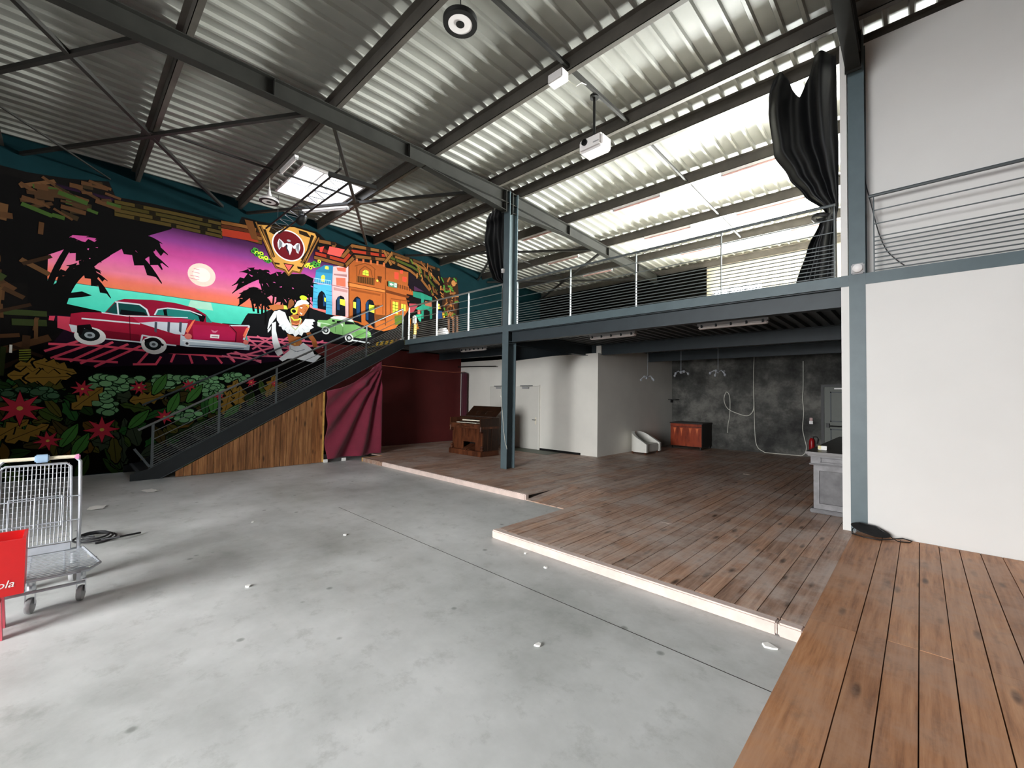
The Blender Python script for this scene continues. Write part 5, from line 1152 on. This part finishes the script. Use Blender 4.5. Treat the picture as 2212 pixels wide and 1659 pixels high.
rod('grid_frame', [(Xf+.03, gy0, .36), (Xf+.03, gy1+.02, .36), (Xf-.02, gy1, 1.04), (Xf-.02, gy1-.03, 1.07), (Xf-.02, gy0+.03, 1.07), (Xf-.02, gy0, 1.04)], .010, closed=True)
for k in range(17): y = gy0+(gy1-gy0)*(k+.5)/17; rod('grid_wire', [(Xf+.03, y, .36), (Xf-.02, y, 1.07)], .0035, n=6)
for k in range(15): z = .40+k*.045; rod('grid_cross_wire', [(Xf+.026-.05*(z-.36)/.7, gy0, z), (Xf+.026-.05*(z-.36)/.7, gy1+.01, z)], .0025, n=5)
rod('child_seat_frame', [(Xf+.06, gy0+.06, .52), (Xf+.06, gy1-.05, .52), (Xf+.06, gy1-.05, .79), (Xf+.06, gy0+.06, .79)], .006, closed=True)
rod('seat_divider', [(Xf+.06, (gy0+gy1)/2, .52), (Xf+.06, (gy0+gy1)/2, .79)], .006)
for z in (.55, .77): rod('cross_bar', [(Xf+.045, yl, z), (Xf+.045, Yb2-.05, z)], .005, n=6)
box('hinge_plate', (Xf+.0, gy0, .28), (Xf+.035, gy1+.02, .345), 'galv', tl, bevel=.004)
sto = empty('plastic_stool', (-4.78, -.42, 0), 'pink-red plastic stool under the crate at the left edge', 'stool')
STZ = .30
box('seat', (-4.93, -.62, STZ-.035), (-4.62, -.26, STZ), 'pink_plastic', sto, bevel=.012)
for x, y in ((-4.89,-.58), (-4.89,-.27), (-4.66,-.58), (-4.66,-.27)):
    MB().prism([(x-.03, y-.028, 0), (x+.03, y-.028, 0), (x+.03, y+.028, 0), (x-.03, y+.028, 0)], (0,0,0), ((-4.78-x)*.1, (-.42-y)*.1, STZ-.035)).build('leg', 'pink_plastic', sto)
cr = empty('drinks_crate', (-4.78, -.42, STZ), 'red plastic drinks crate with white script standing on the stool', 'crate')
cx0, cx1, cy0, cy1, cz0, cz1 = -4.94, -4.63, -.64, -.152, STZ, STZ+.385
box('base', (cx0, cy0, cz0), (cx1, cy1, cz0+.03), 'red_plastic', cr)
box('front_wall', (cx1-.018, cy0, cz0+.03), (cx1, cy1, cz0+.17), 'red_plastic', cr); box('front_band', (cx1-.018, cy0, cz0+.26), (cx1, cy1, cz1), 'red_plastic', cr)
for y0, y1 in ((cy0, cy0+.05), (cy1-.13, cy1), ((cy0+cy1)/2-.06, (cy0+cy1)/2+.02)): box('front_rib', (cx1-.018, y0, cz0+.17), (cx1, y1, cz0+.26), 'red_plastic', cr)
box('rear_wall', (cx0, cy0, cz0+.03), (cx0+.018, cy1, cz1), 'red_plastic', cr)
for y0, y1 in ((cy0, cy0+.018), (cy1-.018, cy1)): box('end_wall', (cx0+.018, y0, cz0+.03), (cx1-.018, y1, cz1), 'red_plastic', cr)
for k in range(3): box('divider', (cx0+.018, cy0+.1+k*.11, cz0+.03), (cx1-.018, cy0+.106+k*.11, cz1-.06), 'red_plastic', cr)
fc = bpy.data.curves.new('script', 'FONT'); fc.body = 'Coca-Cola'; fc.size = .072; fc.extrude = .0008; fc.shear = .25
fo = bpy.data.objects.new('script_tmp', fc); COL.objects.link(fo)
dg = bpy.context.evaluated_depsgraph_get(); me = bpy.data.meshes.new_from_object(fo.evaluated_get(dg)); bpy.data.objects.remove(fo)
o = mesh_obj('script', me, 'paper', None); o.rotation_euler = (math.pi/2, 0, math.pi/2); o.location = (cx1+.001, cy1-.36, cz0+.06); attach(o, cr)
# litter on the slab
for nm, (x, y), (a, b), rz, lb in (('paper_sheet', (-9.745, 1.095), (.30, .17), .3, 'white paper lying in front of the stair foot'), ('paper_sheet', (-8.85, .39), (.26, .18), -.2, 'white paper lying on the slab right of the trolley')):
    m = MB(); n = 6
    m.add([(x+(i/n-.5)*a*math.cos(rz)-(j/n-.5)*b*math.sin(rz), y+(i/n-.5)*a*math.sin(rz)+(j/n-.5)*b*math.cos(rz), .004+.012*abs(math.sin(i*1.3+j*.7))) for j in range(n+1) for i in range(n+1)], [(j*(n+1)+i, j*(n+1)+i+1, (j+1)*(n+1)+i+1, (j+1)*(n+1)+i) for j in range(n) for i in range(n)])
    tag(m.build(nm, 'paper', None, sm=True), lb, 'paper', 'papers on the slab')
tag(box('white_block', (-11.24, 1.10, 0), (-11.16, 1.18, .13), 'paper', None, bevel=.008), 'small white block standing at the foot of the stairs', 'block')
for k, (x, y) in enumerate(((-10.93, 4.64), (-10.90, 5.1))): tag(box('white_batten', (x-.03, y-.05, 0), (x+.03, y+.05, .08), 'paper', None, bevel=.006), 'white batten end under the burgundy curtain, ' + ('next to', 'further from')[k] + ' the planks', 'block', 'white batten ends')
co = empty('cable_coil', (-7.0, .3, 0), 'grey cable coiled on the slab behind the trolley', 'cable')
MB().tube([(-7.0+(.22-.002*k)*math.cos(k*.4), .3+(.20-.002*k)*math.sin(k*.4), .014+.0012*k) for k in range(48)], .011, 6).build('coil', 'cable_dark', co, sm=True)
MB().tube([(-6.8, .35, .04), (-6.75, .5, .05), (-6.9, .7, .02)], .011, 6).build('cable_tail', 'cable_dark', co, sm=True)
chips = [(-5.166,2.457,'chip in the middle of the slab'), (-6.532,1.81,'chip on the slab towards the stairs'), (-.79,3.5,'chip beside the walkway end of the step'), (-3.193,3.60,'chip under the left corner of the step'), (-2.781,3.45,'chip a little way along the step'), (-1.962,2.348,'chip nearest the slab joint'), (-4.4,1.2,'chip in the open bright part of the slab')]
for k, (x, y, lb) in enumerate(chips):
    r = random.Random(k); s_ = .055 if k == 2 else .03
    m = MB(); m.prism([(x+s_*math.cos(a)*r.uniform(.5,1), y+s_*math.sin(a)*r.uniform(.4,.9), .001) for a in (0, 1, 2, 3, 4.2, 5.3)], (0,0,0), (.004, .003, .012))
    tag(m.build('wood_chip', 'paper', None), 'small pale ' + lb, 'chip', 'chips of litter on the slab')
# folded black stool by the column foot
fs_ = empty('folded_stool', (-.42, 6.78, PZ+.012), 'black oval folded stool with wire legs lying below the grey column', 'stool')
zb_ = PZ+.013
vs = []; n = 28
MB().lathe([(.001, -.012), (.15, -.012), (.165, 0), (.15, .012), (.001, .012)], (0,0,0), 28).build('seat_pad', 'black_matte', fs_, sm=True)
pad = fs_.children[0]; pad.matrix_parent_inverse = Matrix.Identity(4); pad.location = (-.03, .03, .075); pad.scale = (1.15, .62, 1); pad.rotation_euler = (.35, .18, 0)
rod('leg_wire', [(-.62, 6.75, zb_+.006), (-.5, 6.68, zb_+.006), (-.36, 6.68, zb_+.006), (-.24, 6.78, zb_+.02), (-.26, 6.82, zb_+.03), (-.4, 6.86, zb_+.12), (-.56, 6.86, zb_+.13), (-.62, 6.80, zb_+.05)], .006, 'black_metal', closed=True, parent=fs_)
rod('leg_loop', [(-.24, 6.80, zb_+.02), (-.16, 6.86, zb_+.03), (-.08, 6.87, zb_+.015), (-.10, 6.82, zb_+.006), (-.20, 6.77, zb_+.006)], .006, 'black_metal', closed=True, parent=fs_)
rod('leg_strut', [(-.60, 6.78, zb_+.01), (-.55, 6.83, zb_+.1)], .010, 'chrome', parent=fs_)
